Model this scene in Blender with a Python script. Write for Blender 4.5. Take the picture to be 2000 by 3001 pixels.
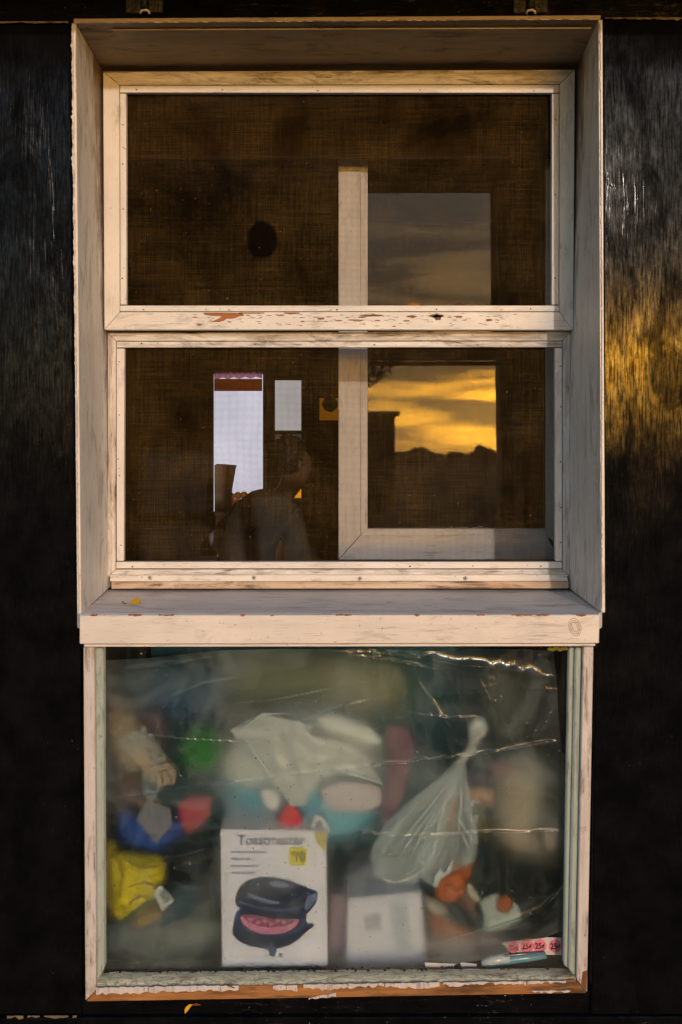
import bpy, bmesh, math, random
import numpy as np
from mathutils import Vector, noise as mnoise

random.seed(7)
rng = np.random.default_rng(7)
S = bpy.context.scene
COL = S.collection
for o in list(bpy.data.objects):
    bpy.data.objects.remove(o)
R = math.radians

# ------------------------------------------------------------------ camera, sky, sun, exposure
D = 1.6            # metres from the lens to the wall face
EYE = 1.6          # lens height
K = 0.00065        # metres per photograph pixel on the wall face
VX, VY = 978, 1179 # the point of the photograph straight ahead of the lens

cam = bpy.data.cameras.new('camera')
cam.sensor_fit = 'HORIZONTAL'
cam.sensor_width = 24
cam.lens = 24 * D / (2000 * K)
cam.shift_x = (1000 - VX) / 2000
cam.shift_y = -(1500.5 - VY) / 2000
cam.clip_start = 0.05
cam.clip_end = 3000
camo = bpy.data.objects.new('camera', cam)
camo.location = (0, -D, EYE)
camo.rotation_euler = (R(90), 0, 0)
COL.objects.link(camo)
S.camera = camo

SUN_AZ, SUN_EL = 12.5, 13.0      # to the right of straight behind the camera, above the horizon
w = bpy.data.worlds.new('World')
S.world = w
w.use_nodes = True
wn, wl = w.node_tree.nodes, w.node_tree.links
wn.clear()
sky = wn.new('ShaderNodeTexSky')
sky.sky_type = 'NISHITA'
sky.sun_disc = False
sky.sun_elevation = R(SUN_EL)
sky.sun_rotation = R(180 - SUN_AZ)
sky.air_density = 1.0
sky.dust_density = 0.4
bg = wn.new('ShaderNodeBackground')
bg.inputs['Strength'].default_value = 0.15
wl.new(sky.outputs[0], bg.inputs['Color'])
tc = wn.new('ShaderNodeTexCoord')
sep = wn.new('ShaderNodeSeparateXYZ')
wl.new(tc.outputs['Generated'], sep.inputs[0])

def wmath(op, a, b=None):
    n = wn.new('ShaderNodeMath')
    n.operation = op
    for i, v in enumerate((a, b)):
        if v is None:
            continue
        if isinstance(v, (int, float)):
            n.inputs[i].default_value = v
        else:
            wl.new(v, n.inputs[i])
    return n.outputs[0]

def gauss(c, c0, s):
    d = wmath('DIVIDE', wmath('SUBTRACT', c, c0), s)
    return wmath('EXPONENT', wmath('MULTIPLY', wmath('MULTIPLY', d, d), -1.0))

# sunset: a golden bank of cloud low on the horizon under the sun, greyer cloud above it
mapn = wn.new('ShaderNodeMapping')
mapn.inputs['Scale'].default_value = (4.5, 4.5, 34)
wl.new(tc.outputs['Generated'], mapn.inputs[0])
cl = wn.new('ShaderNodeTexNoise')
cl.inputs['Scale'].default_value = 1.0
cl.inputs['Detail'].default_value = 5
cl.inputs['Distortion'].default_value = 0.6
wl.new(mapn.outputs[0], cl.inputs['Vector'])
cr = wn.new('ShaderNodeMapRange')
cr.inputs['From Min'].default_value = 0.40
cr.inputs['From Max'].default_value = 0.62
cr.inputs['To Min'].default_value = 0.10
cr.inputs['To Max'].default_value = 1.15
wl.new(cl.outputs['Fac'], cr.inputs['Value'])
sunside = wmath('LESS_THAN', sep.outputs['Y'], 0.0)
glow = wmath('MULTIPLY', gauss(sep.outputs['X'], 0.29, 0.21), gauss(sep.outputs['Z'], 0.038, 0.052))
glow = wmath('MULTIPLY', wmath('MULTIPLY', glow, cr.outputs[0]), sunside)
bg2 = wn.new('ShaderNodeBackground')
bg2.inputs['Color'].default_value = (1.0, 0.42, 0.010, 1)
wl.new(wmath("MULTIPLY", glow, 64.0), bg2.inputs['Strength'])
bank = wmath('MULTIPLY', gauss(sep.outputs['X'], 0.13, 0.22), gauss(sep.outputs['Z'], 0.15, 0.16))
cover = wmath('MULTIPLY', bank, sunside)
wl.new(wmath('MULTIPLY', wmath('SUBTRACT', 1.0, wmath('MULTIPLY', cover, 0.85)), 0.15), bg.inputs['Strength'])
bank = wmath('MULTIPLY', wmath('MULTIPLY', bank, cr.outputs[0]), sunside)
bg3 = wn.new('ShaderNodeBackground')
bg3.inputs['Color'].default_value = (1.0, 0.60, 0.22, 1)
wl.new(wmath('MULTIPLY', bank, 2.6), bg3.inputs['Strength'])
a1 = wn.new('ShaderNodeAddShader')
a2 = wn.new('ShaderNodeAddShader')
wl.new(bg.outputs[0], a1.inputs[0]); wl.new(bg2.outputs[0], a1.inputs[1])
wl.new(a1.outputs[0], a2.inputs[0]); wl.new(bg3.outputs[0], a2.inputs[1])
wo = wn.new('ShaderNodeOutputWorld')
wl.new(a2.outputs[0], wo.inputs['Surface'])

sl = bpy.data.lights.new('sun', 'SUN')
sl.energy = 1.25
sl.angle = R(1.0)
sl.color = (1.0, 0.85, 0.74)
so = bpy.data.objects.new('sun', sl)
sd = Vector((math.sin(R(SUN_AZ)) * math.cos(R(SUN_EL)), -math.cos(R(SUN_AZ)) * math.cos(R(SUN_EL)), math.sin(R(SUN_EL))))
so.rotation_euler = sd.to_track_quat('Z', 'Y').to_euler()
so.location = (2, -8, 4)
COL.objects.link(so)

S.view_settings.view_transform = 'Standard'
S.view_settings.look = 'None'
S.view_settings.exposure = 0.0
S.view_settings.gamma = 1.0
S.view_settings.use_curve_mapping = False
S.render.engine = 'CYCLES'
S.cycles.use_denoising = True
S.cycles.max_bounces = 14
S.cycles.transmission_bounces = 10
S.cycles.transparent_max_bounces = 16
S.cycles.sample_clamp_indirect = 6.0

# ------------------------------------------------------------------ helpers
def P(px, py, y=0.0):
    """world point on the upright plane y metres behind the wall face that the photograph shows at px, py"""
    k = K * (1 + y / D)
    return (( px - VX) * k, y, EYE - (py - VY) * k)

def root(name, loc, label, cat, group=None):
    o = bpy.data.objects.new(name, None)
    o.empty_display_size = 0.05
    o.location = loc
    o['label'] = label
    o['category'] = cat
    if group:
        o['group'] = group
    COL.objects.link(o)
    return o

def root_loc(o):
    while o.parent:
        o = o.parent
    return Vector(o.location)

def obj(name, verts, faces, mat, parent=None, smooth=False, bevel=0.0, kind=None, label=None, cat=None, group=None, loc=None):
    me = bpy.data.meshes.new(name)
    off = root_loc(parent) if parent else Vector(loc or (0, 0, 0))
    v = np.asarray(verts, dtype=float) - np.array(off)
    me.from_pydata([tuple(p) for p in v], [], faces)
    if bevel or True:
        bm = bmesh.new()
        bm.from_mesh(me)
        if len(bm.faces) < 4000:
            bmesh.ops.recalc_face_normals(bm, faces=bm.faces)
        if bevel:
            bmesh.ops.bevel(bm, geom=list(bm.edges), offset=bevel, segments=1, affect='EDGES', clamp_overlap=True)
        bm.to_mesh(me)
        bm.free()
    if smooth:
        me.polygons.foreach_set('use_smooth', [True] * len(me.polygons))
    for m in (mat if isinstance(mat, (list, tuple)) else [mat]):
        me.materials.append(m)
    o = bpy.data.objects.new(name, me)
    COL.objects.link(o)
    if parent:
        o.parent = parent
    else:
        o.location = off
    if kind: o['kind'] = kind
    if label: o['label'] = label
    if cat: o['category'] = cat
    if group: o['group'] = group
    return o

def prism(front, back):
    """solid between two polygons with as many corners"""
    n = len(front)
    v = list(front) + list(back)
    f = [tuple(range(n)), tuple(range(2 * n - 1, n - 1, -1))]
    for i in range(n):
        j = (i + 1) % n
        f.append((i, i + n, j + n, j))
    return v, f

def slab(pxs, y, th):
    """polygon given in photograph pixels at depth y, th metres thick towards the back"""
    fr = [P(a, b, y) for a, b in pxs]
    return prism(fr, [(p[0], p[1] + th, p[2]) for p in fr])

def merge(parts):
    V, F = [], []
    for v, f in parts:
        n = len(V)
        V += list(v)
        F += [tuple(i + n for i in q) for q in f]
    return V, F

def wbox(x0, x1, y0, y1, z0, z1):
    return prism([(x0, y0, z0), (x1, y0, z0), (x1, y0, z1), (x0, y0, z1)], [(x0, y1, z0), (x1, y1, z0), (x1, y1, z1), (x0, y1, z1)])

def rect(x0, y0, x1, y1):
    return [(x0, y0), (x1, y0), (x1, y1), (x0, y1)]

def tube(pts, rad, n=8, cap=True):
    pts = [Vector(p) for p in pts]
    V, F = [], []
    for i, p in enumerate(pts):
        t = (pts[min(i + 1, len(pts) - 1)] - pts[max(i - 1, 0)]).normalized()
        a = t.cross(Vector((0.13, 0.31, 0.94)))
        if a.length < 0.05:
            a = t.cross(Vector((1, 0, 0)))
        a.normalize()
        b = t.cross(a)
        r = rad[i] if isinstance(rad, (list, tuple)) else rad
        for k in range(n):
            q = 2 * math.pi * k / n
            V.append(tuple(p + a * (r * math.cos(q)) + b * (r * math.sin(q))))
    for i in range(len(pts) - 1):
        for k in range(n):
            j = (k + 1) % n
            F.append((i * n + k, i * n + j, (i + 1) * n + j, (i + 1) * n + k))
    if cap:
        F.append(tuple(range(n - 1, -1, -1)))
        F.append(tuple(range((len(pts) - 1) * n, len(pts) * n)))
    return V, F

def lathe(center, prof, n=24, flat=1.0, wob=0.0, seed=0, lobes=5):
    """rings (radius, height) turned about the upright axis through center"""
    V, F = [], []
    for i, (r, h) in enumerate(prof):
        for k in range(n):
            q = 2 * math.pi * k / n
            rr = r * (1 + wob * math.sin(lobes * q + seed + i * 0.35) + wob * 0.6 * math.sin((lobes + 4) * q + 2 * seed))
            V.append((center[0] + rr * math.cos(q), center[1] + rr * flat * math.sin(q), center[2] + h))
    for i in range(len(prof) - 1):
        for k in range(n):
            j = (k + 1) % n
            F.append((i * n + k, i * n + j, (i + 1) * n + j, (i + 1) * n + k))
    F.append(tuple(range(n - 1, -1, -1)))
    F.append(tuple(range((len(prof) - 1) * n, len(prof) * n)))
    return V, F

def blob(c, rx, ry, rz, amp=0.12, freq=2.2, seed=0, nu=28, nv=18, rot=0.0):
    V, F = [], []
    cr_, sr_ = math.cos(rot), math.sin(rot)
    for i in range(nv + 1):
        th = math.pi * i / nv
        for k in range(nu):
            q = 2 * math.pi * k / nu
            d = Vector((math.sin(th) * math.cos(q), math.sin(th) * math.sin(q), math.cos(th)))
            s = 1 + amp * mnoise.noise(d * freq + Vector((seed * 3.1, seed * 1.7, seed)))
            x, y, z = d.x * rx * s, d.y * ry * s, d.z * rz * s
            V.append((c[0] + x * cr_ - z * sr_, c[1] + y, c[2] + x * sr_ + z * cr_))
    for i in range(nv):
        for k in range(nu):
            j = (k + 1) % nu
            F.append((i * nu + k, i * nu + j, (i + 1) * nu + j, (i + 1) * nu + k))
    return V, F

def pad(pxs, y, th, res=26, puff=1.0, amp=0.1, seed=0):
    """a soft stuffed shape: the outline in photograph pixels puffed up to th metres thick"""
    c = np.mean(np.array(pxs, float), axis=0)
    # outline resampled
    pts = [np.array(p, float) for p in pxs]
    out = []
    for i in range(len(pts)):
        a, b = pts[i], pts[(i + 1) % len(pts)]
        for t in np.linspace(0, 1, 6, endpoint=False):
            out.append(a + (b - a) * t)
    for _ in range(2):
        out = [(out[i - 1] + 2 * out[i] + out[(i + 1) % len(out)]) / 4 for i in range(len(out))]
    n = len(out)
    rings = [0.0, 0.25, 0.45, 0.62, 0.76, 0.87, 0.95, 1.0]
    V, F = [], []
    for side in (-1, 1):
        for r in rings[1:]:
            for p in out:
                q = c + (p - c) * r
                h = th * 0.5 * math.sqrt(max(0, 1 - r ** 2.6)) * (1 + amp * 3 * mnoise.noise(Vector((q[0] * 0.02, q[1] * 0.02, seed))))
                w_ = P(q[0], q[1], y)
                V.append((w_[0], w_[1] + side * h, w_[2]))
    m = len(rings) - 1
    for s in range(2):
        b = s * m * n
        for i in range(m - 1):
            for k in range(n):
                j = (k + 1) % n
                F.append((b + i * n + k, b + i * n + j, b + (i + 1) * n + j, b + (i + 1) * n + k))
        F.append(tuple(b + k for k in range(n)))
    b0, b1 = (m - 1) * n, m * n + (m - 1) * n
    for k in range(n):
        j = (k + 1) % n
        F.append((b0 + k, b0 + j, b1 + j, b1 + k))
    return V, F

def ragged(px0, px1, width, y, th, step=9, jit=0.5, seed=1, gap=0.0):
    """an uneven thin strip along the line px0-px1 with both edges frayed; width in pixels"""
    r = random.Random(seed)
    a, b = np.array(px0, float), np.array(px1, float)
    L = np.linalg.norm(b - a)
    n = max(2, int(L / step))
    d = (b - a) / L
    nrm = np.array([-d[1], d[0]])
    lo, hi = [], []
    w1 = 0
    for i in range(n + 1):
        c = a + d * (L * i / n)
        w1 = 0.6 * w1 + 0.4 * r.uniform(-1, 1)
        e = width * (1 + jit * 1.6 * w1 + jit * 0.6 * r.uniform(-1, 1))
        if r.random() < 0.05:
            e *= 1.7
        lo.append(c - nrm * 1.0)
        hi.append(c + nrm * max(1.5, e))
    V, F = [], []
    for p, q in zip(lo, hi):
        for (x, z), yy in ((p, y), (q, y + r.uniform(0, th * 0.5)), (q, y + th), (p, y + th)):
            V.append(P(x, z, yy))
    for i in range(n):
        if gap and r.random() < gap:
            continue
        u, v = i * 4, (i + 1) * 4
        for k in range(4):
            j = (k + 1) % 4
            F.append((u + k, u + j, v + j, v + k))
    return V, F

def text(s, size, mat, parent, name, pos, bold=0.0, xscale=1.0, rot=0.0, align='CENTER', lift=0.0006):
    c = bpy.data.curves.new('lettering', 'FONT')
    c.body = s
    c.size = size
    c.align_x = align
    c.align_y = 'CENTER'
    c.offset = bold
    c.extrude = lift / 2
    t = bpy.data.objects.new('lettering', c)
    COL.objects.link(t)
    bpy.context.view_layer.update()
    me = bpy.data.meshes.new_from_object(t.evaluated_get(bpy.context.evaluated_depsgraph_get()))
    bpy.data.objects.remove(t)
    cs, sn = math.cos(rot), math.sin(rot)
    V = []
    for v in me.vertices:
        x, z = v.co.x * xscale, v.co.y
        V.append((pos[0] + x * cs - z * sn, pos[1] - v.co.z, pos[2] + x * sn + z * cs))
    F = [tuple(p.vertices) for p in me.polygons]
    return obj(name, V, F, mat, parent)

# ------------------------------------------------------------------ materials
class MB:
    def __init__(self, name):
        self.m = bpy.data.materials.new(name)
        self.m.use_nodes = True
        self.n = self.m.node_tree.nodes
        self.l = self.m.node_tree.links
        self.n.clear()
        self.out = self.n.new('ShaderNodeOutputMaterial')
        self.tc = self.n.new('ShaderNodeTexCoord')
    def set(self, node, **kw):
        for k, v in kw.items():
            k = k.replace('_', ' ')
            if hasattr(v, 'links') or isinstance(v, bpy.types.NodeSocket):
                self.l.new(v, node.inputs[k])
            else:
                node.inputs[k].default_value = v
        return node
    def bsdf(self, **kw):
        b = self.n.new('ShaderNodeBsdfPrincipled')
        self.set(b, **kw)
        return b
    def noise(self, scale=(1, 1, 1), detail=4, rough=0.55, dist=0.0, loc=(0, 0, 0), rot=(0, 0, 0)):
        mp = self.n.new('ShaderNodeMapping')
        mp.inputs['Scale'].default_value = scale
        mp.inputs['Location'].default_value = loc
        mp.inputs['Rotation'].default_value = rot
        self.l.new(self.tc.outputs['Object'], mp.inputs[0])
        t = self.n.new('ShaderNodeTexNoise')
        self.set(t, Scale=1.0, Detail=detail, Roughness=rough, Distortion=dist)
        self.l.new(mp.outputs[0], t.inputs['Vector'])
        return t.outputs['Fac']
    def rng(self, v, a, b, c=0.0, d=1.0):
        r = self.n.new('ShaderNodeMapRange')
        self.set(r, Value=v, From_Min=a, From_Max=b, To_Min=c, To_Max=d)
        return r.outputs[0]
    def math(self, op, a, b=0.0):
        m = self.n.new('ShaderNodeMath')
        m.operation = op
        for i, v in enumerate((a, b)):
            if isinstance(v, (int, float)):
                m.inputs[i].default_value = v
            else:
                self.l.new(v, m.inputs[i])
        return m.outputs[0]
    def mix(self, f, a, b):
        m = self.n.new('ShaderNodeMix')
        m.data_type = 'RGBA'
        if isinstance(f, (int, float)):
            m.inputs[0].default_value = f
        else:
            self.l.new(f, m.inputs[0])
        for i, v in ((6, a), (7, b)):
            if isinstance(v, tuple):
                m.inputs[i].default_value = (*v[:3], 1)
            else:
                self.l.new(v, m.inputs[i])
        return m.outputs[2]
    def bump(self, h, strength=0.3, dist=0.002, normal=None):
        b = self.n.new('ShaderNodeBump')
        self.set(b, Height=h, Strength=strength, Distance=dist)
        if normal is not None:
            self.l.new(normal, b.inputs['Normal'])
        return b.outputs[0]
    def mixs(self, f, a, b):
        m = self.n.new('ShaderNodeMixShader')
        if isinstance(f, (int, float)):
            m.inputs[0].default_value = f
        else:
            self.l.new(f, m.inputs[0])
        self.l.new(a, m.inputs[1]); self.l.new(b, m.inputs[2])
        return m.outputs[0]
    def node(self, t, **kw):
        n = self.n.new(t)
        self.set(n, **kw)
        return n
    def done(self, sh):
        self.l.new(sh, self.out.inputs['Surface'])
        return self.m

def c4(c):
    return (*c[:3], 1)

def painted(name, col, dirt=(0.16, 0.10, 0.05), amount=0.35, grain='x', rough=0.45, crack=0.5, seed=0, bump=0.35):
    b = MB(name)
    sc = {'x': (5, 60, 60), 'z': (60, 60, 5)}[grain]
    fine = {'x': (14, 420, 420), 'z': (420, 420, 14)}[grain]
    n1 = b.noise(sc, 6, 0.65, loc=(seed, seed * 2, seed))
    n2 = b.noise(fine, 5, 0.6, loc=(seed * 3, 1, seed))
    n3 = b.noise((9, 9, 9), 5, 0.6, 0.4, loc=(seed, 4, 2))
    n4 = b.noise((130, 130, 130), 3, 0.5, loc=(seed, 8, 2))
    c = b.mix(b.rng(n3, 0.3, 0.72), tuple(x * 1.0 for x in col), tuple(x * 0.86 for x in col))
    lo = 0.43 if amount > 0.6 else 0.50
    c = b.mix(b.math('MULTIPLY', b.rng(n1, lo, 0.78), amount), c, dirt)
    c = b.mix(b.math('MULTIPLY', b.rng(n4, 0.68, 0.76), 0.55), c, tuple(x * 0.5 for x in dirt))
    ck = b.math('MULTIPLY', b.rng(n2, 0.61, 0.655), b.rng(n3, 0.40, 0.58))
    c = b.mix(b.math('MULTIPLY', ck, crack), c, (0.06, 0.035, 0.02))
    g = b.noise({'x': (7, 24, 24), 'z': (24, 24, 7)}[grain], 5, 0.7, 1.0, loc=(seed * 5, 3, seed))
    c = b.mix(b.math('MULTIPLY', b.math('MULTIPLY', b.rng(g, 0.48 if amount > 0.6 else 0.54, 0.64), b.rng(n2, 0.36, 0.56)), min(1.0, amount * 1.7)), c, (0.085, 0.050, 0.022))
    h = b.math('ADD', b.math('MULTIPLY', n2, 0.6), b.math('MULTIPLY', n1, 0.8))
    h = b.math('SUBTRACT', h, b.math('MULTIPLY', ck, 0.8))
    p = b.bsdf(Base_Color=c, Roughness=b.rng(n1, 0.3, 0.8, rough - 0.08, rough + 0.2), Normal=b.bump(h, bump, 0.002))
    return b.done(p.outputs[0])

def plain(name, col, rough=0.6, var=0.25, scale=18, bump=0.2, spec=0.5, metal=0.0, sheen=0.0):
    b = MB(name)
    n = b.noise((scale,) * 3, 5, 0.6)
    c = b.mix(n, tuple(x * (1 - var) for x in col), tuple(min(1, x * (1 + var)) for x in col))
    p = b.bsdf(Base_Color=c, Roughness=rough, Metallic=metal, Normal=b.bump(n, bump, 0.004))
    p.inputs['Specular IOR Level'].default_value = spec
    return b.done(p.outputs[0])

def black_paint(name, grain='z', rough=0.34, crack=1.0, seed=0, specks=0.5, tilt=0.0, strength=0.7, spec=0.14):
    b = MB(name)
    fine = {'x': (26, 300, 300), 'z': (300, 300, 22)}[grain]
    wide = {'x': (3, 42, 42), 'z': (42, 42, 2.2)}[grain]
    rt = (0, tilt, 0)
    n1 = b.noise(fine, 6, 0.65, 0.3, loc=(seed, 2, seed), rot=rt)
    n2 = b.noise(wide, 4, 0.55, 0.8, loc=(seed * 2, 5, seed), rot=rt)
    n3 = b.noise((16, 16, 16), 4, 0.6, loc=(seed, 1, 1))
    n4 = b.noise((210, 210, 210), 2, 0.5, loc=(seed, 9, 3))
    n5 = b.noise((3.5, 3.5, 3.5), 3, 0.6, loc=(seed, 2, 7))
    ckw = b.math('SUBTRACT', 1.0, b.rng(b.math('ABSOLUTE', b.math('SUBTRACT', n2, 0.5)), 0.0, 0.012))
    ckw = b.math('MULTIPLY', ckw, b.rng(n5, 0.44, 0.56))
    h = b.math('ADD', b.math('MULTIPLY', n1, 0.8), b.math('MULTIPLY', n3, 0.35))
    h = b.math('SUBTRACT', h, b.math('MULTIPLY', ckw, 1.1 * crack))
    sp = b.math('MULTIPLY', b.rng(n4, 0.735, 0.76), b.rng(n5, 0.5, 0.62))
    c = b.mix(b.rng(n3, 0.3, 0.75), (0.0022, 0.0026, 0.0034), (0.006, 0.006, 0.007))
    c = b.mix(b.math('MULTIPLY', sp, specks), c, (0.42, 0.38, 0.30))
    p = b.bsdf(Base_Color=c, Roughness=b.rng(n3, 0.3, 0.7, rough - 0.02, rough + 0.06), Normal=b.bump(h, strength, 0.0012))
    n6 = b.noise((11, 11, 5), 5, 0.7, 1.2, loc=(seed, 6, 6))
    n7 = b.noise((70, 70, 60), 4, 0.7, loc=(seed, 3, 4))
    gr = b.math('MULTIPLY', b.rng(n1, 0.38, 0.62, 0.15, 1.7), b.rng(n6, 0.38, 0.60, 0.22, 1.25))
    gr = b.math('MULTIPLY', gr, b.rng(n7, 0.34, 0.60, 0.6, 1.2))
    gr = b.math('MULTIPLY', gr, b.math('SUBTRACT', 1.0, b.math('MULTIPLY', ckw, 0.95)))
    b.l.new(b.math('MULTIPLY', gr, spec), p.inputs['Specular IOR Level'])
    return b.done(p.outputs[0])

WHITE = (0.78, 0.755, 0.73)
M = {}
M['paint_x'] = painted('cream paint on level wood', WHITE, amount=0.18, grain='x', seed=1)
M['paint_z'] = painted('cream paint on upright wood', WHITE, amount=0.18, grain='z', seed=2)
M['old_x'] = painted('weathered paint on level wood', WHITE, amount=0.95, grain='x', crack=0.9, seed=3, bump=0.6)
M['old_z'] = painted('weathered paint on upright wood', WHITE, amount=0.95, grain='z', crack=0.9, seed=4, bump=0.6)
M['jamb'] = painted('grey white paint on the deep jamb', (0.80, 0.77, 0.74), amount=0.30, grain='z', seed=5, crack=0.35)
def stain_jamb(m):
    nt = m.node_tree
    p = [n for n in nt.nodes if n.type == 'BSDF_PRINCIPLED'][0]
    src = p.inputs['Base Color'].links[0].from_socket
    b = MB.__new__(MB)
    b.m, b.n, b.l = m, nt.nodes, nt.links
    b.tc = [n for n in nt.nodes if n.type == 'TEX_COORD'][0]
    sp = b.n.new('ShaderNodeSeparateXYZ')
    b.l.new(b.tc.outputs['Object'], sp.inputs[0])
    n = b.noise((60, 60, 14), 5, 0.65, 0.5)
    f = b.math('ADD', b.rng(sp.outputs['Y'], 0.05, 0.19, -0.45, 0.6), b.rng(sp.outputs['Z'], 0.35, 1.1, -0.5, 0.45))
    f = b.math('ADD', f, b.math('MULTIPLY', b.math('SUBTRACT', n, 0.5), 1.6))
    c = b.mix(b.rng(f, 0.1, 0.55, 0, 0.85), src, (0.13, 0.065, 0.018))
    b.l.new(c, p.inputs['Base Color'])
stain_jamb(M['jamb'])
M['header'] = painted('paint on the header darkened as shade', (0.40, 0.32, 0.22), amount=0.5, grain='x', seed=6, crack=0.6)  # colour darkened for the shade on the header's underside
M['sill'] = painted('grey paint on the sill', (0.82, 0.77, 0.77), amount=0.30, grain='x', seed=7, crack=0.7, bump=0.5)
M['sill_front'] = painted('white paint on the sill nosing', (0.76, 0.71, 0.67), amount=0.16, grain='x', seed=8, crack=0.35)
M['rust'] = painted('paint stained brown by water', (0.62, 0.50, 0.38), dirt=(0.33, 0.15, 0.05), amount=0.95, grain='x', seed=9)
M['green_paint'] = painted('pale grey green paint', (0.37, 0.45, 0.42), amount=0.35, grain='z', seed=10, crack=0.5)
M['lavender'] = painted('thick white paint with brown cracks', (0.62, 0.58, 0.58), dirt=(0.20, 0.08, 0.03), amount=0.40, grain='z', seed=11, crack=1.0, bump=0.7)
M['caulk'] = plain('dry white caulk', (0.72, 0.68, 0.62), 0.6, 0.2, 120, 0.6)
M['black_l'] = black_paint('black paint with long cracks', 'z', 0.15, 0.8, 1, 0.2, tilt=R(4), strength=0.24, spec=0.14)
M['black_r'] = black_paint('black paint on coarse grain', 'z', 0.10, 0.9, 5, 0.6, strength=0.075, spec=0.17)
M['black_t'] = black_paint('black paint on the top plank', 'x', 0.18, 0.8, 9, 0.5, strength=0.5)
M['black_b'] = black_paint('black paint speckled with white', 'x', 0.18, 0.6, 12, 1.0, strength=0.5)
M['seam'] = plain('grimy dried paint', (0.17, 0.13, 0.085), 0.6, 0.5, 60, 0.6)
M['iron'] = plain('black painted iron', (0.008, 0.008, 0.009), 0.35, 0.3, 160, 0.7)
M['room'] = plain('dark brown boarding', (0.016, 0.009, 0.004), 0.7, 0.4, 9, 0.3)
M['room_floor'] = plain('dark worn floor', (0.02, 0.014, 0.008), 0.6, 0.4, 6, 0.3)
M['teal'] = plain('dark teal board', (0.003, 0.10, 0.135), 0.6, 0.5, 7, 0.2)
M['shelf'] = plain('pale dusty shelf board', (0.30, 0.27, 0.22), 0.7, 0.3, 20, 0.2)
M['hole'] = plain('black nail hole', (0.012, 0.008, 0.005), 0.8, 0.2, 40)

def wood(name, c1, c2, grain='x', seed=0):
    b = MB(name)
    sc = {'x': (4, 70, 70), 'z': (70, 70, 4)}[grain]
    n = b.noise(sc, 6, 0.6, 1.2, loc=(seed, 1, seed))
    n2 = b.noise((10, 60, 60), 3, 0.6, loc=(seed, 3, 1))
    c = b.mix(b.rng(n, 0.3, 0.7), c1, c2)
    n3 = b.noise((3.2, 22, 22), 4, 0.65, 0.8, loc=(seed, 7, 2))
    c = b.mix(b.math('MULTIPLY', b.rng(n2, 0.52, 0.66), 0.85), c, (0.05, 0.022, 0.01))
    c = b.mix(b.math('MULTIPLY', b.rng(n3, 0.46, 0.62), 0.7), c, (0.085, 0.036, 0.014))
    p = b.bsdf(Base_Color=c, Roughness=0.6, Normal=b.bump(n, 0.5, 0.002))
    return b.done(p.outputs[0])
M['bare'] = wood('bare orange wood', (0.42, 0.19, 0.055), (0.22, 0.085, 0.025), 'x', 1)
M['bare_z'] = wood('bare brown wood', (0.28, 0.10, 0.03), (0.13, 0.05, 0.02), 'z', 2)
M['chip'] = wood('red brown wood under the paint', (0.36, 0.12, 0.025), (0.24, 0.075, 0.018), 'x', 3)

def putty_mat():
    b = MB('cracked putty')
    n = b.noise((30, 140, 140), 6, 0.65, 1.5)
    n2 = b.noise((14, 60, 60), 4, 0.6, 0.5, loc=(3, 3, 3))
    ck = b.math('SUBTRACT', 1.0, b.rng(b.math('ABSOLUTE', b.math('SUBTRACT', n, 0.5)), 0.0, 0.02))
    c = b.mix(n2, (0.46, 0.47, 0.38), (0.36, 0.37, 0.28))
    c = b.mix(b.math('MULTIPLY', ck, 0.8), c, (0.05, 0.035, 0.02))
    c = b.mix(b.math('MULTIPLY', b.rng(n2, 0.56, 0.68), 0.7), c, (0.10, 0.06, 0.025))
    p = b.bsdf(Base_Color=c, Roughness=0.55, Normal=b.bump(b.math('SUBTRACT', n2, ck), 0.7, 0.003))
    return b.done(p.outputs[0])
M['putty'] = putty_mat()

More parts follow.
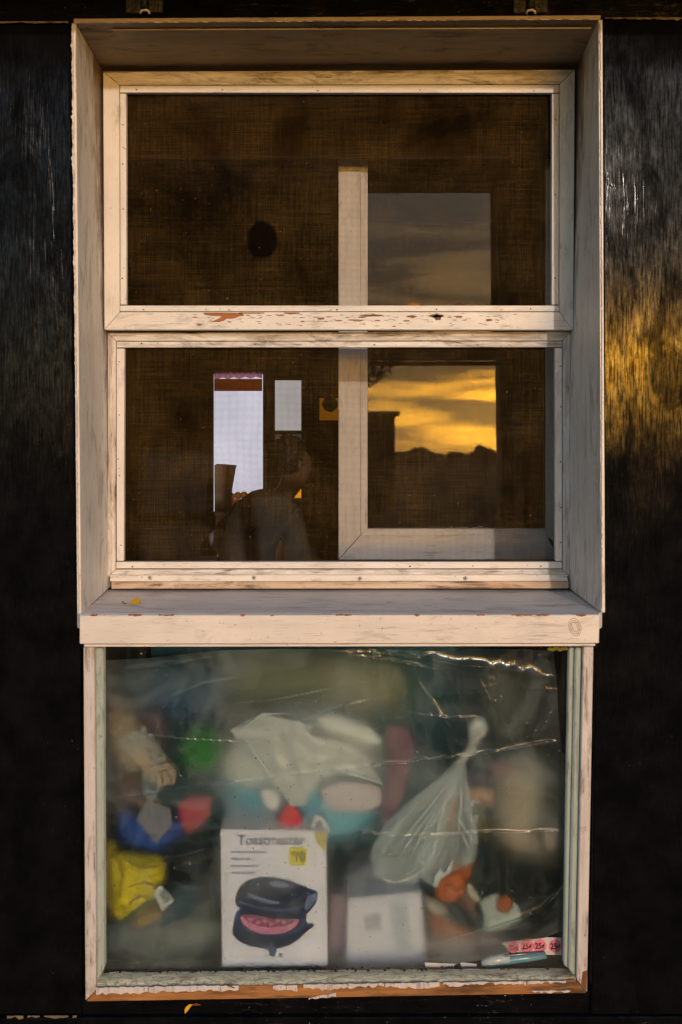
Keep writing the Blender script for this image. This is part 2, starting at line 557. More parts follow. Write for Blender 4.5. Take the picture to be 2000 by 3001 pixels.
def screen_mat(name, seed, dark_oval=None):
    """woven insect screen: a grid of thin threads with open holes between them"""
    b = MB(name)
    per = 0.0025
    s = b.n.new('ShaderNodeSeparateXYZ')
    wob = b.noise((7, 7, 7), 2, 0.5, loc=(seed, 0, 0))
    b.l.new(b.tc.outputs['Object'], s.inputs[0])
    def line(c):
        c = b.math('ADD', c, b.math('MULTIPLY', wob, 0.004))
        f = b.math('FRACT', b.math('DIVIDE', c, per))
        return b.math('LESS_THAN', b.math('ABSOLUTE', b.math('SUBTRACT', f, 0.5)), 0.085)
    hx, hz = line(s.outputs['X']), line(s.outputs['Z'])
    cover = b.math('MAXIMUM', hx, hz)
    dust = b.noise((5, 5, 5), 5, 0.65, 0.5, loc=(seed, 3, 3))
    fine = b.noise((160, 160, 160), 3, 0.6, loc=(seed, 1, 8))
    spots = b.rng(fine, 0.70, 0.74)
    d = b.rng(dust, 0.34, 0.68)
    c = b.mix(d, (0.018, 0.011, 0.004), (0.21, 0.135, 0.045))
    wv = b.math('ADD', b.noise((420, 1, 9), 3, 0.6, loc=(seed, 0, 0)), b.noise((9, 1, 420), 3, 0.6, loc=(seed, 2, 0)))
    c = b.mix(b.rng(wv, 0.85, 1.2, 0.0, 0.8), c, (0.012, 0.007, 0.002))
    c = b.mix(b.rng(fine, 0.35, 0.7, 0.0, 0.45), c, (0.03, 0.02, 0.01))
    if dark_oval:  # darker oval mixed into the thread colour
        x0, z0, rx, rz = dark_oval
        ex = b.math('DIVIDE', b.math('SUBTRACT', s.outputs['X'], x0), rx)
        ez = b.math('DIVIDE', b.math('SUBTRACT', s.outputs['Z'], z0), rz)
        rr = b.math('ADD', b.math('MULTIPLY', ex, ex), b.math('MULTIPLY', ez, ez))
        rr = b.math('ADD', rr, b.math('MULTIPLY', b.math('SUBTRACT', dust, 0.5), 1.2))
        c = b.mix(b.rng(rr, 0.75, 1.05, 0.93, 0.0), c, (0.010, 0.006, 0.006))
    c = b.mix(b.math('MULTIPLY', spots, 0.7), c, (0.45, 0.27, 0.08))
    cover = b.math('MAXIMUM', cover, b.math('MULTIPLY', spots, 0.6))
    p = b.bsdf(Base_Color=c, Roughness=0.8)
    p.inputs['Specular IOR Level'].default_value = 0.05
    t = b.node('ShaderNodeBsdfTransparent')
    return b.done(b.mixs(cover, t.outputs[0], p.outputs[0]))

def glass_mat(name, tint=(0.93, 0.95, 0.93), dirt=0.05, ior=1.65, rough=0.0):
    b = MB(name)
    t = b.node('ShaderNodeBsdfTransparent', Color=c4(tint))
    g = b.node('ShaderNodeBsdfGlossy', Color=(1, 1, 1, 1), Roughness=rough)
    f = b.node('ShaderNodeFresnel', IOR=ior)
    d = b.node('ShaderNodeBsdfDiffuse', Color=(0.5, 0.45, 0.36, 1))
    n = b.noise((6, 6, 9), 5, 0.65, 0.8)
    n2 = b.noise((150, 150, 150), 2, 0.5)
    base = b.mixs(f.outputs[0], t.outputs[0], g.outputs[0])
    n3 = b.noise((26, 26, 3), 5, 0.65, 0.6, loc=(4, 1, 1))
    dm = b.math('ADD', b.rng(n, 0.4, 0.75, 0.0, dirt), b.rng(n2, 0.72, 0.76, 0, 0.5))
    dm = b.math('ADD', dm, b.rng(n3, 0.5, 0.75, 0.0, dirt * 1.6))
    return b.done(b.mixs(dm, base, d.outputs[0]))
M['glass'] = glass_mat('sliding pane glass', dirt=0.016, ior=1.72, rough=0.02)
M['glass_low'] = glass_mat('display pane glass', dirt=0.02, ior=1.45)

def sheet_mat():
    """milky plastic sheeting: blurs what stands behind it, scatters some light, shines a little"""
    b = MB('milky plastic sheet')
    fine = b.noise((220, 220, 220), 3, 0.6)
    cloud = b.noise((7, 7, 7), 5, 0.6, 0.6)
    streak = b.noise((30, 30, 160), 4, 0.6, 1.0)
    spk = b.noise((190, 190, 190), 2, 0.4, loc=(2, 2, 5))
    area = b.noise((4, 4, 4), 2, 0.5, loc=(7, 1, 1))
    cloud = b.math('ADD', cloud, 0.0)
    bumpn = b.bump(b.math('ADD', b.math('MULTIPLY', fine, 0.3), cloud), 0.18, 0.003)
    r = b.node('ShaderNodeBsdfRefraction', Color=(0.88, 0.97, 1.0, 1), Roughness=0.88, IOR=1.22)
    tl = b.node('ShaderNodeBsdfTranslucent', Color=(0.62, 0.88, 0.98, 1))
    df = b.node('ShaderNodeBsdfDiffuse', Color=(0.30, 0.52, 0.62, 1))
    df2 = b.node('ShaderNodeBsdfDiffuse', Color=(0.50, 0.60, 0.64, 1))
    tr = b.node('ShaderNodeBsdfTransparent', Color=(0.91, 0.98, 1.0, 1))
    gl = b.node('ShaderNodeBsdfGlossy', Color=(1, 1, 1, 1), Roughness=0.16, Normal=bumpn)
    fr = b.node('ShaderNodeFresnel', IOR=1.38)
    dk = b.node('ShaderNodeBsdfDiffuse', Color=(0.02, 0.015, 0.01, 1))
    s = b.mixs(0.22, r.outputs[0], tr.outputs[0])
    s = b.mixs(0.045, s, tl.outputs[0])
    s = b.mixs(0.010, s, df.outputs[0])
    s = b.mixs(b.math('ADD', b.rng(cloud, 0.45, 0.70, 0.0, 0.17), b.rng(streak, 0.58, 0.8, 0.0, 0.08)), s, df2.outputs[0])
    s = b.mixs(b.rng(b.noise((420, 420, 420), 2, 0.5, loc=(5, 5, 5)), 0.70, 0.74, 0.0, 0.35), s, df2.outputs[0])
    s = b.mixs(fr.outputs[0], s, gl.outputs[0])
    s = b.mixs(b.math('MULTIPLY', b.rng(spk, 0.745, 0.76), b.rng(area, 0.42, 0.6)), s, dk.outputs[0])
    return b.done(s)
M['sheet'] = sheet_mat()

def film(name, col, clear=0.5, gloss=0.12):
    b = MB(name)
    n = b.noise((60, 60, 24), 4, 0.6, 0.8)
    tr = b.node('ShaderNodeBsdfTransparent')
    tl = b.node('ShaderNodeBsdfTranslucent', Color=c4(col))
    df = b.node('ShaderNodeBsdfDiffuse', Color=c4(col))
    gl = b.node('ShaderNodeBsdfGlossy', Color=(1, 1, 1, 1), Roughness=0.25, Normal=b.bump(n, 0.4, 0.006))
    s = b.mixs(0.6, tl.outputs[0], df.outputs[0])
    lw = b.node('ShaderNodeLayerWeight', Blend=0.5)
    op = b.math('SUBTRACT', b.rng(n, 0.3, 0.7, clear - 0.10, clear + 0.18), b.rng(lw.outputs['Facing'], 0.25, 0.85, 0.0, 0.5))
    op = b.math('MAXIMUM', op, 0.03)
    s = b.mixs(op, s, tr.outputs[0])
    return b.done(b.mixs(gloss * 0.6, s, gl.outputs[0]))
M['film_white'] = film('thin white plastic film', (0.97, 0.96, 0.94), 0.22)
M['film_clear'] = film('thin clear plastic film', (0.86, 0.92, 0.95), 0.64)

def lit(name, col, strength):
    b = MB(name)
    n = b.noise((4, 4, 2.5), 3, 0.5)
    e = b.node('ShaderNodeEmission', Color=c4(col))
    b.l.new(b.rng(n, 0.3, 0.7, strength * 0.85, strength * 1.05), e.inputs['Strength'])
    return b.done(e.outputs[0])

# ------------------------------------------------------------------ ground and the land behind the photographer
def ground_mat():
    b = MB('earth and asphalt')
    n = b.noise((0.5, 0.5, 0.5), 6, 0.6)
    n2 = b.noise((40, 40, 40), 3, 0.6)
    c = b.mix(n, (0.055, 0.042, 0.022), (0.12, 0.088, 0.042))
    c = b.mix(b.rng(n2, 0.4, 0.7, 0, 0.4), c, (0.03, 0.026, 0.02))
    p = b.bsdf(Base_Color=c, Roughness=b.rng(n, 0.35, 0.65, 0.8, 0.95), Normal=b.bump(b.noise((6, 6, 6), 4, 0.6), 0.35, 0.02))
    p.inputs['Specular IOR Level'].default_value = 0.05
    return b.done(p.outputs[0])
G = 900
FALL = 0.026   # the yard drops away behind the photographer
obj('ground', [(-G, -G, -FALL * (G - 8)), (G, -G, -FALL * (G - 8)), (G, -8, 0), (-G, -8, 0), (G, G, 0), (-G, G, 0)], [(0, 1, 2, 3), (3, 2, 4, 5)], ground_mat(), kind='structure')

M['hill'] = plain('dark wooded hill', (0.035, 0.030, 0.014), 0.9, 0.4, 0.2, 0.3)
V, F = [], []
for i in range(361):
    x = -320 + 640 * i / 360
    h = 4.0 + 2.2 * mnoise.noise(Vector((x * 0.018, 3, 0))) + 1.2 * mnoise.noise(Vector((x * 0.07, 9, 0))) + 7.0 * abs(mnoise.noise(Vector((x * 0.075, 5, 0)))) ** 1.3 + 2.6 * abs(mnoise.noise(Vector((x * 0.27, 1, 0)))) + 1.2 * mnoise.noise(Vector((x * 0.8, 2, 0)))
    V += [(x, -300, -8.5), (x, -330, -8.4 + max(1.5, h)), (x, -360, -10)]
for i in range(360):
    a, c = i * 3, i * 3 + 3
    F += [(a, c, c + 1, a + 1), (a + 1, c + 1, c + 2, a + 2)]
obj('hill', V, F, M['hill'], kind='structure')

# a shed and a tree across the yard, met only as reflections in the sliding pane
M['darkboard'] = plain('dark shed boards', (0.03, 0.022, 0.014), 0.85, 0.3, 5)
M['shedroof'] = plain('dark felt roof', (0.02, 0.018, 0.016), 0.9, 0.3, 5)
FY = -20.0
gz = FALL * (FY + 8)
sh_ = root('garden_shed', (0.2, FY, gz), 'low dark shed reflected in the sliding pane beside the sunset', 'shed')
obj('wall', *wbox(-1.6, 1.66, FY - 2.2, FY, gz, 2.12), M['darkboard'], sh_)
V, F = prism([(-1.7, FY + 0.1, 2.121), (1.78, FY + 0.1, 2.121), (1.78, FY + 0.1, 2.26), (-1.7, FY + 0.1, 2.26)], [(-1.7, FY - 2.3, 2.121), (1.78, FY - 2.3, 2.121), (1.78, FY - 2.3, 2.22), (-1.7, FY - 2.3, 2.22)])
obj('roof', V, F, M['shedroof'], sh_)
M['leafdark'] = plain('dark green leaves', (0.045, 0.055, 0.015), 0.7, 0.5, 3)
M['bark'] = plain('bark', (0.06, 0.04, 0.025), 0.9, 0.4, 12)
tr_ = root('leafy_tree', (-0.6, FY - 4, FALL * (FY + 4)), 'dark leafy tree rising behind the shed, reflected in the sliding pane', 'tree')
obj('trunk', *tube([(-0.6, FY - 4, FALL * (FY + 4)), (-0.55, FY - 4, 2.0), (-0.4, FY - 4.1, 3.6), (-0.3, FY - 4, 4.6)], [.20, .16, .11, .05], 10), M['bark'], tr_, smooth=True)
for k, (dx, dz) in enumerate([(-1.5, 4.0), (1.4, 3.7), (0.5, 4.8), (-0.9, 4.9)]):
    obj('limb', *tube([(-0.5, FY - 4, 2.6 + .2 * k), (-0.5 + dx * .5, FY - 4 + .3 * (k - 1.5), (2.8 + dz) / 2), (-0.5 + dx, FY - 4 + .5 * (k - 1.5), dz)], [.09, .06, .02], 8), M['bark'], tr_, smooth=True)
q = random.Random(8)
V, F = [], []
for k in range(5200):
    a, rr, zz = q.uniform(0, 6.283), q.random() ** 0.5, q.uniform(-1, 1)
    rad = 2.9 * math.sqrt(max(0.02, 1 - zz * zz)) * (0.85 + 0.3 * mnoise.noise(Vector((math.cos(a) * 2, math.sin(a) * 2, zz * 2))))
    c = Vector((-0.5 + rad * rr * math.cos(a) + 0.5 * max(0, zz), FY - 4 + rad * rr * 0.8 * math.sin(a), 4.05 + 1.15 * zz))
    u = Vector((q.gauss(0, 1), q.gauss(0, 1), q.gauss(0, 1))).normalized()
    v = u.cross(Vector((q.gauss(0, 1), q.gauss(0, 1), q.gauss(0, 1)))).normalized()
    n_ = len(V)
    V += [tuple(c + u * .11), tuple(c + v * .06), tuple(c - u * .11), tuple(c - v * .06)]
    F.append((n_, n_ + 1, n_ + 2, n_ + 3))
obj('crown', V, F, M['leafdark'], tr_, kind='stuff')

# ------------------------------------------------------------------ the shop: black boards outside, dim room inside
shop = root('shop_building', (0, 0, 0), 'black painted timber shop wall around the window, with a dim room behind it', 'building')
XL, XR, TOP = -1.75, 1.75, 2.95
yb = 0.035
def board(pxs, y, th, mat, bevel=0.002):
    v, f = slab(pxs, y, th)
    return obj('board', v, f, mat, shop, bevel=bevel)
LX = VX + XL / K
RX = VX + XR / K
TY = VY - (TOP - EYE) / K
BY = VY + EYE / K - 12
board([(LX, TY), (RX, TY), (RX, 50), (1760, 52), (212, 66), (LX, 66)], -0.006, yb + 0.006, M['black_t'])
board([(LX, 70), (205, 70), (214, 1000), (222, 1790), (234, 1892), (238, 2975), (LX, 2985)], 0.0, yb, M['black_l'])
board([(1770, 56), (RX, 52), (RX, 2975), (1734, 2975), (1746, 1900), (1772, 1790)], 0.0, yb, M['black_r'])
board([(LX, 2989), (RX, 2979), (RX, BY), (LX, BY)], -0.004, yb + 0.004, M['black_b'])
v, f = slab([(236, 2925), (1738, 2902), (1736, 2974), (240, 2982)], 0.008, 0.03)
obj('board', v, f, M['black_b'], shop, bevel=0.002)
obj('shade_flap', *wbox(-0.86, 1.02, -0.36, -0.022, 2.385, 2.405), M['black_t'], shop, bevel=0.002)  # unseen flap above the view, added and sized to shade the top rail
# seams of dried paint where boards meet
obj('paint_ridge', *ragged((LX, 67), (200, 62), 4, -0.008, 0.006, 14, 0.5, 3, gap=0.1), M['seam'], shop)
obj('paint_ridge', *ragged((1775, 51), (RX, 48), 4, -0.008, 0.006, 14, 0.5, 4), M['seam'], shop)
obj('paint_ridge', *ragged((LX, 2986), (225, 2978), 6, -0.006, 0.006, 12, 0.7, 5, gap=0.25), M['seam'], shop)
# room
YB = 4.4
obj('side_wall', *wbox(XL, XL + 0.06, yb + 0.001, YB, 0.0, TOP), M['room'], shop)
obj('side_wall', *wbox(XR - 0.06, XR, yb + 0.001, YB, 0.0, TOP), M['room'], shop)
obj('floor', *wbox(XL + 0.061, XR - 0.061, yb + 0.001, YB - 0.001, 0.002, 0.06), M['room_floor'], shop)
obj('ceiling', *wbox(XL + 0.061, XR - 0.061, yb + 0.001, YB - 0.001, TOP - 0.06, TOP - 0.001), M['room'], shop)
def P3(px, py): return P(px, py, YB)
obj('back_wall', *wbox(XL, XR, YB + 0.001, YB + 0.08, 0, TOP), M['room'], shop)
M['daylight'] = lit('bright frosted window', (0.86, 0.84, 0.97), 0.92)
M['amberlit'] = lit('amber lit window', (1.0, 0.33, 0.01), 0.17)
def thin_cloth(name, col):
    b = MB(name)
    return b.done(b.mixs(0.75, b.node('ShaderNodeBsdfDiffuse', Color=c4(col)).outputs[0], b.node('ShaderNodeBsdfTranslucent', Color=c4(col)).outputs[0]))
M['pink'] = thin_cloth('pink valance cloth', (0.85, 0.36, 0.50))
M['brownblind'] = thin_cloth('brown roller blind', (0.42, 0.16, 0.05))
def back_window(x0, y0, x1, y1, mat, glow_pane=True):
    y = YB - 0.05
    fr = [slab([(x0 - 9, y0 - 9), (x1 + 9, y0 - 9), (x1 + 9, y0), (x0 - 9, y0)], y, 0.049),
          slab([(x0 - 9, y1), (x1 + 9, y1), (x1 + 9, y1 + 9), (x0 - 9, y1 + 9)], y, 0.049),
          slab([(x0 - 9, y0 + .5), (x0, y0 + .5), (x0, y1 - .5), (x0 - 9, y1 - .5)], y, 0.049),
          slab([(x1, y0 + .5), (x1 + 9, y0 + .5), (x1 + 9, y1 - .5), (x1, y1 - .5)], y, 0.049)]
    wnd = obj('back_window', *merge(fr), M['room'], shop)
    obj('pane', *slab(rect(x0 + .5, y0 + .5, x1 - .5, y1 - .5), y + 0.02, 0.01), mat, wnd)
    return wnd
w1 = back_window(626, 1096, 771, 1500, M['daylight'])
V, F = [], []
for i in range(31):
    px = 628 + 141 * i / 30
    y = YB - 0.058 + 0.006 * math.sin(i * 1.7)
    V += [P(px, 1092 - i * 0.1, y), P(px, 1109 - i * 0.1 + 2.5 * math.sin(i * 0.9), y), P(px, 1128, y + 0.006)]
F = []
for i in range(30):
    a = i * 3
    F += [(a, a + 3, a + 4, a + 1)]
obj('valance', V, F, M['pink'], w1)
obj('roller', *slab(rect(628, 1110, 769, 1146), YB - 0.046, 0.002), M['brownblind'], w1)
M['daylight2'] = lit('dimmer frosted window', (0.80, 0.74, 0.72), 0.62)
w2 = back_window(806, 1114, 884, 1262, M['daylight2'])
M['grayblind'] = lit('window seen through a grey blind', (0.5, 0.47, 0.40), 0.10)
w4 = back_window(806, 1272, 884, 1345, M['grayblind'])
M['face_glow'] = lit('amber glow for the face edge', (1.0, 0.36, 0.01), 0.9)
w5 = back_window(845, 1356, 884, 1460, M['face_glow'])  # glowing strip added for the orange light along the face
w3 = back_window(936, 1166, 1000, 1232, M['amberlit'])
v, f = blob(P(968, 1184, YB - 0.09), .055, .03, .055, .1, 2, 1, 16, 12)
obj('pendant_shade', v, f, M['room'], w3, smooth=True)

# things on a counter at the back of the room
YC = 3.7
M['tan'] = plain('tan card', (0.30, 0.22, 0.16), 0.7)
M['orange'] = plain('orange plastic', (0.75, 0.24, 0.02), 0.5)
M['amber'] = plain('amber lacquer', (0.55, 0.20, 0.03), 0.4)
M['lilac'] = plain('pale lilac cloth', (0.50, 0.46, 0.58), 0.8)
M['green_glass'] = plain('grey green glass', (0.22, 0.27, 0.23), 0.15)
M['steel'] = plain('dull metal', (0.45, 0.46, 0.46), 0.35, metal=0.6)
M['darkwood'] = plain('dark counter wood', (0.06, 0.03, 0.015), 0.5)
ctop = P(0, 1655, YC)[2]
cx0, cx1 = P(610, 0, YC)[0], P(780, 0, YC)[0]
ct = root('counter', (cx0, YC, 0.06), 'low dark wooden counter at the back of the dim room', 'counter')
obj('counter_top', *wbox(cx0 - .3, cx1, YC - .22, YC + .3, ctop - 0.04, ctop), M['darkwood'], ct, bevel=0.004)
obj('counter_front', *wbox(cx0 - .27, cx1 - .03, YC - .18, YC + .28, 0.061, ctop - 0.041), M['darkwood'], ct)
kc = K * (1 + YC / D)
def flared_box():
    c = P(655, 1655, YC)
    r = root('flared_box', c, 'tan flared box on a dark pedestal in front of the bright back window', 'box')
    obj('box_body', *slab([(629, 1362), (690, 1366), (687, 1374), (676, 1436), (673, 1512), (629, 1512)], YC, 0.10), M['tan'], r, bevel=0.004)
    obj('pedestal', *slab([(632, 1513), (668, 1513), (662, 1655), (634, 1655)], YC + 0.01, 0.08), M['darkwood'], r)
flared_box()
def bottle():
    c = P(688, 1655, YC - 0.12)
    r = root('glass_bottle', c, 'pale green glass bottle beside the seated person', 'bottle')
    obj('bottle_body', *lathe(c, [(12 * kc, 0), (15 * kc, 4 * kc), (14 * kc, 26 * kc), (8 * kc, 34 * kc), (10 * kc, 60 * kc), (13 * kc, 92 * kc), (11 * kc, 100 * kc)], 16), M['green_glass'], r, smooth=True)
    obj('foot', *lathe((c[0], c[1], c[2] + 0.0005), [(22 * kc, 0), (20 * kc, 3 * kc), (14 * kc, 5 * kc)], 16), M['steel'], r, smooth=True)
bottle()
def bowl():
    c = P(640, 1655, YC - 0.15)
    r = root('pale_bowl', c, 'pale lilac bowl on a narrow foot in front of the dark pedestal', 'bowl')
    obj('bowl_body', *lathe(c, [(7 * kc, 40 * kc), (22 * kc, 52 * kc), (28 * kc, 74 * kc), (26 * kc, 88 * kc), (10 * kc, 100 * kc)], 18), M['lilac'], r, smooth=True)
    obj('stem', *lathe(c, [(13 * kc, 0), (11 * kc, 3 * kc), (5 * kc, 8 * kc), (6 * kc, 40 * kc)], 12), M['lilac'], r, smooth=True)
bowl()
def crate():
    c = P(712, 1440, YC + 0.25)
    r = root('orange_basket', (c[0], c[1], ctop), 'orange wooden basket heaped above the counter beside the tan box', 'basket')
    z0 = ctop
    x0, x1 = P(672, 0, YC + .25)[0], P(765, 0, YC + .25)[0]
    ztop = P(0, 1462, YC + .25)[2]
    obj('stand', *wbox(x0 + .02, x1 - .02, YC + .17, YC + .28, z0, ztop - 0.12), M['darkwood'], r)
    obj('basket_body', *wbox(x0, x1, YC + .15, YC + .30, ztop - 0.119, ztop), M['orange'], r, bevel=0.01)
    for i in range(5):
        obj('fruit', *blob((x0 + 0.02 + i * 0.042, YC + .2 + .02 * (i % 2), ztop + 0.022 + 0.004 * (i % 3)), .026, .026, .024, 0.1, 2, i, 12, 8), M['amber'] if i % 2 else M['orange'], r, smooth=True)
crate()

# person working inside, back towards the window
def skin(chains, name):
    vs, es, rs = [], [], []
    index = {}
    def vid(k, p, r):
        if k not in index:
            index[k] = len(vs)
            vs.append(p); rs.append(r)
        return index[k]
    for ch in chains:
        prev = None
        for k, p, r in ch:
            i = vid(k, p, r)
            if prev is not None and (prev, i) not in es:
                es.append((prev, i))
            prev = i
    me = bpy.data.meshes.new(name)
    me.from_pydata(vs, es, [])
    o = bpy.data.objects.new(name, me)
    COL.objects.link(o)
    m = o.modifiers.new('skin', 'SKIN')
    m.use_smooth_shade = True
    o.modifiers.new('sub', 'SUBSURF').levels = 1
    sv = me.skin_vertices[0].data
    for i, r in enumerate(rs):
        sv[i].radius = r if isinstance(r, tuple) else (r, r)
        sv[i].use_root = (i == 0)
    bpy.context.view_layer.update()
    m2 = bpy.data.meshes.new_from_object(o.evaluated_get(bpy.context.evaluated_depsgraph_get()))
    V = [tuple(v.co) for v in m2.vertices]
    F = [tuple(p.vertices) for p in m2.polygons]
    bpy.data.objects.remove(o)
    return V, F

M['skin'] = plain('skin', (0.20, 0.10, 0.06), 0.5, 0.15, 30)
M['shirt'] = plain('dark grey knit', (0.115, 0.12, 0.11), 0.85, 0.35, 60, 0.5)
M['trousers'] = plain('black trousers', (0.018, 0.018, 0.02), 0.8)
M['hair'] = plain('dark hair', (0.016, 0.010, 0.007), 0.6, 0.5, 120, 0.8)
YP = 2.75
def person():
    fwd = Vector((0.64, 0.77, 0)); side = Vector((0.77, -0.64, 0)); up = Vector((0, 0, 1))
    base = Vector(P(800, 1700, YP)); base.z = 0.06
    r = root('person', base, 'dark haired person in a dark grey top, seen from behind, seated in the dim room', 'person')
    hp = Vector(P(862, 1350, YP))
    B = Vector((hp.x - 0.15, YP - 0.03, 0))
    pel = B + up * 0.60 - fwd * 0.05
    wai = B + up * 0.76 - fwd * 0.05
    che = B + up * 0.95 - fwd * 0.03
    nb = B + up * 1.11 + fwd * 0.08 + Vector((.04, 0, 0))
    ne = B + up * 1.17 + fwd * 0.10 + Vector((.07, 0, 0))
    hf = Vector((0.93, 0.37, 0)); hs = Vector((0.37, -0.93, 0))
    hd0 = hp - up * 0.045 + hf * 0.012
    hd1 = hp + up * 0.03 - hf * 0.012
    hd2 = hp + up * 0.07 - hf * 0.02
    def arm(s):
        sh = B + up * 1.02 + side * (0.145 * s) + fwd * 0.03
        el = sh + fwd * 0.05 - up * 0.27 + side * 0.015 * s
        wr = el + fwd * 0.23 + up * 0.03 - side * 0.06 * s
        return sh, el, wr
    def leg(s):
        hi = pel + side * (0.09 * s)
        kn = hi + fwd * 0.42 - up * 0.02
        an = kn - up * 0.46 - fwd * 0.03
        to = an + fwd * 0.17 - up * 0.035
        return hi, kn, an, to
    ch = [[('pel', pel, .12), ('wai', wai, .115), ('che', che, .125), ('nb', nb, .06), ('ne', ne, .052), ('h0', hd0, .072), ('h1', hd1, .085), ('h2', hd2, .062)],
          [('h0', hd0, .072), ('nose', hp + hf * 0.104 - up * 0.022, .013)],
          [('h0', hd0, .072), ('chin', hp + hf * 0.066 - up * 0.10, .028)]]
    for s in (-1, 1):
        sh, el, wr = arm(s)
        ch.append([('che', che, .125), ('sh%d' % s, sh, .062), ('el%d' % s, el, .044), ('wr%d' % s, wr, .028), ('pa%d' % s, wr + fwd * 0.06, (.036, .018))])
        for q in range(4):
            b0 = wr + fwd * 0.09 + side * ((q - 1.5) * 0.021)
            L = (0.06, 0.075, 0.07, 0.055)[q]
            ch.append([('pa%d' % s, None, None), ('f%d%d' % (s, q), b0, .0095), ('g%d%d' % (s, q), b0 + fwd * L * 0.6 - up * 0.012, .009), ('t%d%d' % (s, q), b0 + fwd * L - up * 0.04, .008)])
        ch.append([('wr%d' % s, None, None), ('th%d' % s, wr + fwd * 0.05 - side * 0.04 * s, .011), ('ti%d' % s, wr + fwd * 0.09 - side * 0.052 * s, .009)])
        hi, kn, an, to = leg(s)
        ch.append([('pel', None, None), ('hi%d' % s, hi, .085), ('kn%d' % s, kn, .058), ('an%d' % s, an, .038), ('to%d' % s, to, .032)])
    obj('body', *skin(ch, 'body'), M['skin'], r, smooth=True)
    sh_ch = [[('wai', wai - up * 0.13 - fwd * .05, .175), ('w2', wai + up * 0.02 - fwd * .06, .18), ('che', che - fwd * 0.07, .18), ('nb', nb - up * 0.02 - fwd * .02, .092)]]
    for s in (-1, 1):
        sh, el, wr = arm(s)
        sh_ch.append([('che', None, None), ('sh%d' % s, sh, .105), ('el%d' % s, el, .085), ('wr%d' % s, wr - (wr - el) * 0.05, .062)])
    obj('shirt', *skin(sh_ch, 'shirt'), M['shirt'], r, smooth=True)
    t_ch = [[('pel', pel, .145)]]
    t_ch = []
    for s in (-1, 1):
        hi, kn, an, to = leg(s)
        t_ch.append([('pel', pel, .165), ('hi%d' % s, hi, .125), ('kn%d' % s, kn, .095), ('an%d' % s, an, .066)])
    obj('trousers', *skin(t_ch, 'trousers'), M['trousers'], r, smooth=True)
    hv, hfc = blob(hp + up * 0.034 - hf * 0.030, .088, .090, .098, 0.28, 7, 3, 40, 26)
    obj('hair', hv, hfc, M['hair'], r, smooth=True)
    for s in (-1, 1):
        obj('ear', *blob(hp + hs * (0.078 * s) - up * 0.02 + hf * 0.005, .012, .014, .03, 0.1, 3, 1, 10, 8), M['skin'], r, smooth=True)
        obj('eye', *blob(hp + hs * (0.030 * s) + hf * 0.080 + up * 0.005, .010, .010, .009, 0, 3, 1, 10, 8), M['hair'], r, smooth=True)
    stz = 0.46
    st = root('stool', (pel.x, pel.y, 0.06), 'dark round stool under the seated person', 'stool')
    obj('seat', *lathe((pel.x, pel.y, 0), [(.16, stz - .04), (.17, stz - .03), (.17, stz - .005), (.15, stz)], 20), M['darkwood'], st, smooth=True)
    for k in range(4):
        a = k * math.pi / 2 + 0.4
        obj('leg', *tube([(pel.x + .11 * math.cos(a), pel.y + .11 * math.sin(a), stz - .041), (pel.x + .17 * math.cos(a), pel.y + .17 * math.sin(a), 0.06)], .016, 8), M['darkwood'], st)
person()

# ------------------------------------------------------------------ deep white casing of the upper window
cas = root('window_casing', (0, 0, P(0, 1801)[2]), 'deep weathered white wooden casing with a sill, set into the black wall', 'window casing')
yf, yk = -0.010, 0.31
def face(front_px, back_px, yback=0.192):
    return [P(*p, yf) for p in front_px], [P(*p, yback) for p in back_px]
def extend(f_, b_, t):
    return tuple(f_[i] + (b_[i] - f_[i]) * t for i in range(3))
tl_f, tr_f, br_f, bl_f = P(222, 66, yf), P(1755, 56, yf), P(1763, 1797, yf), P(238, 1800, yf)
tl_b, tr_b, br_b, bl_b = P(302, 205, .192), P(1690, 196, .192), P(1674, 1729, .192), P(315, 1729, .192)
tt = (yk - yf) / (0.192 - yf)
inner_f = [tl_f, tr_f, br_f, bl_f]
inner_b = [extend(a, b, tt) for a, b in zip(inner_f, [tl_b, tr_b, br_b, bl_b])]
def reveal(name, i, j, dx, dz, mat, gapi=(0, 0), gapj=(0, 0)):
    q = [inner_f[i], inner_f[j], inner_b[j], inner_b[i]]
    q = [(p[0] + g[0], p[1], p[2] + g[1]) for p, g in zip(q, (gapi, gapj, gapj, gapi))]
    V, F = prism(q, [(p[0] + dx, p[1], p[2] + dz) for p in q])
    return obj(name, V, F, mat, cas, bevel=0.0006)
th = 0.0075
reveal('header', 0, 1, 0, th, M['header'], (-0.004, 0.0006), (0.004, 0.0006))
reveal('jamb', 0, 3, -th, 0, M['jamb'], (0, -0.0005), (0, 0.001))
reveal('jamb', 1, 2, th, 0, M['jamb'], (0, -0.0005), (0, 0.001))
# stop of light along the header (a thin moulding line)
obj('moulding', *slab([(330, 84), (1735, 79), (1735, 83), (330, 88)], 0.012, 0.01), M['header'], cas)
# sill: sloping top board and deep nosing
zt_f, zt_b = P(0, 1801, -0.02)[2], P(0, 1728, 0.215)[2]
xl_f, xr_f = P(233, 0, -0.02)[0], P(1759, 0, -0.02)[0]
sb = 0.03
V, F = prism([(xl_f, -0.0165, zt_f), (xr_f, -0.0165, zt_f), (P(1766, 0, 0)[0], 0.0, zt_f + .0005), (P(1685, 0, .215)[0], 0.215, zt_b), (P(305, 0, .215)[0], 0.215, zt_b), (P(226, 0, 0)[0], 0.0, zt_f + .0005)],
             [(xl_f, -0.0165, zt_f - sb), (xr_f, -0.0165, zt_f - sb), (P(1766, 0, 0)[0], 0.0, zt_f - sb), (P(1685, 0, .215)[0], 0.215, zt_b - sb), (P(305, 0, .215)[0], 0.215, zt_b - sb), (P(226, 0, 0)[0], 0.0, zt_f - sb)])
obj('sill', V, F, M['sill'], cas, bevel=0.0012)
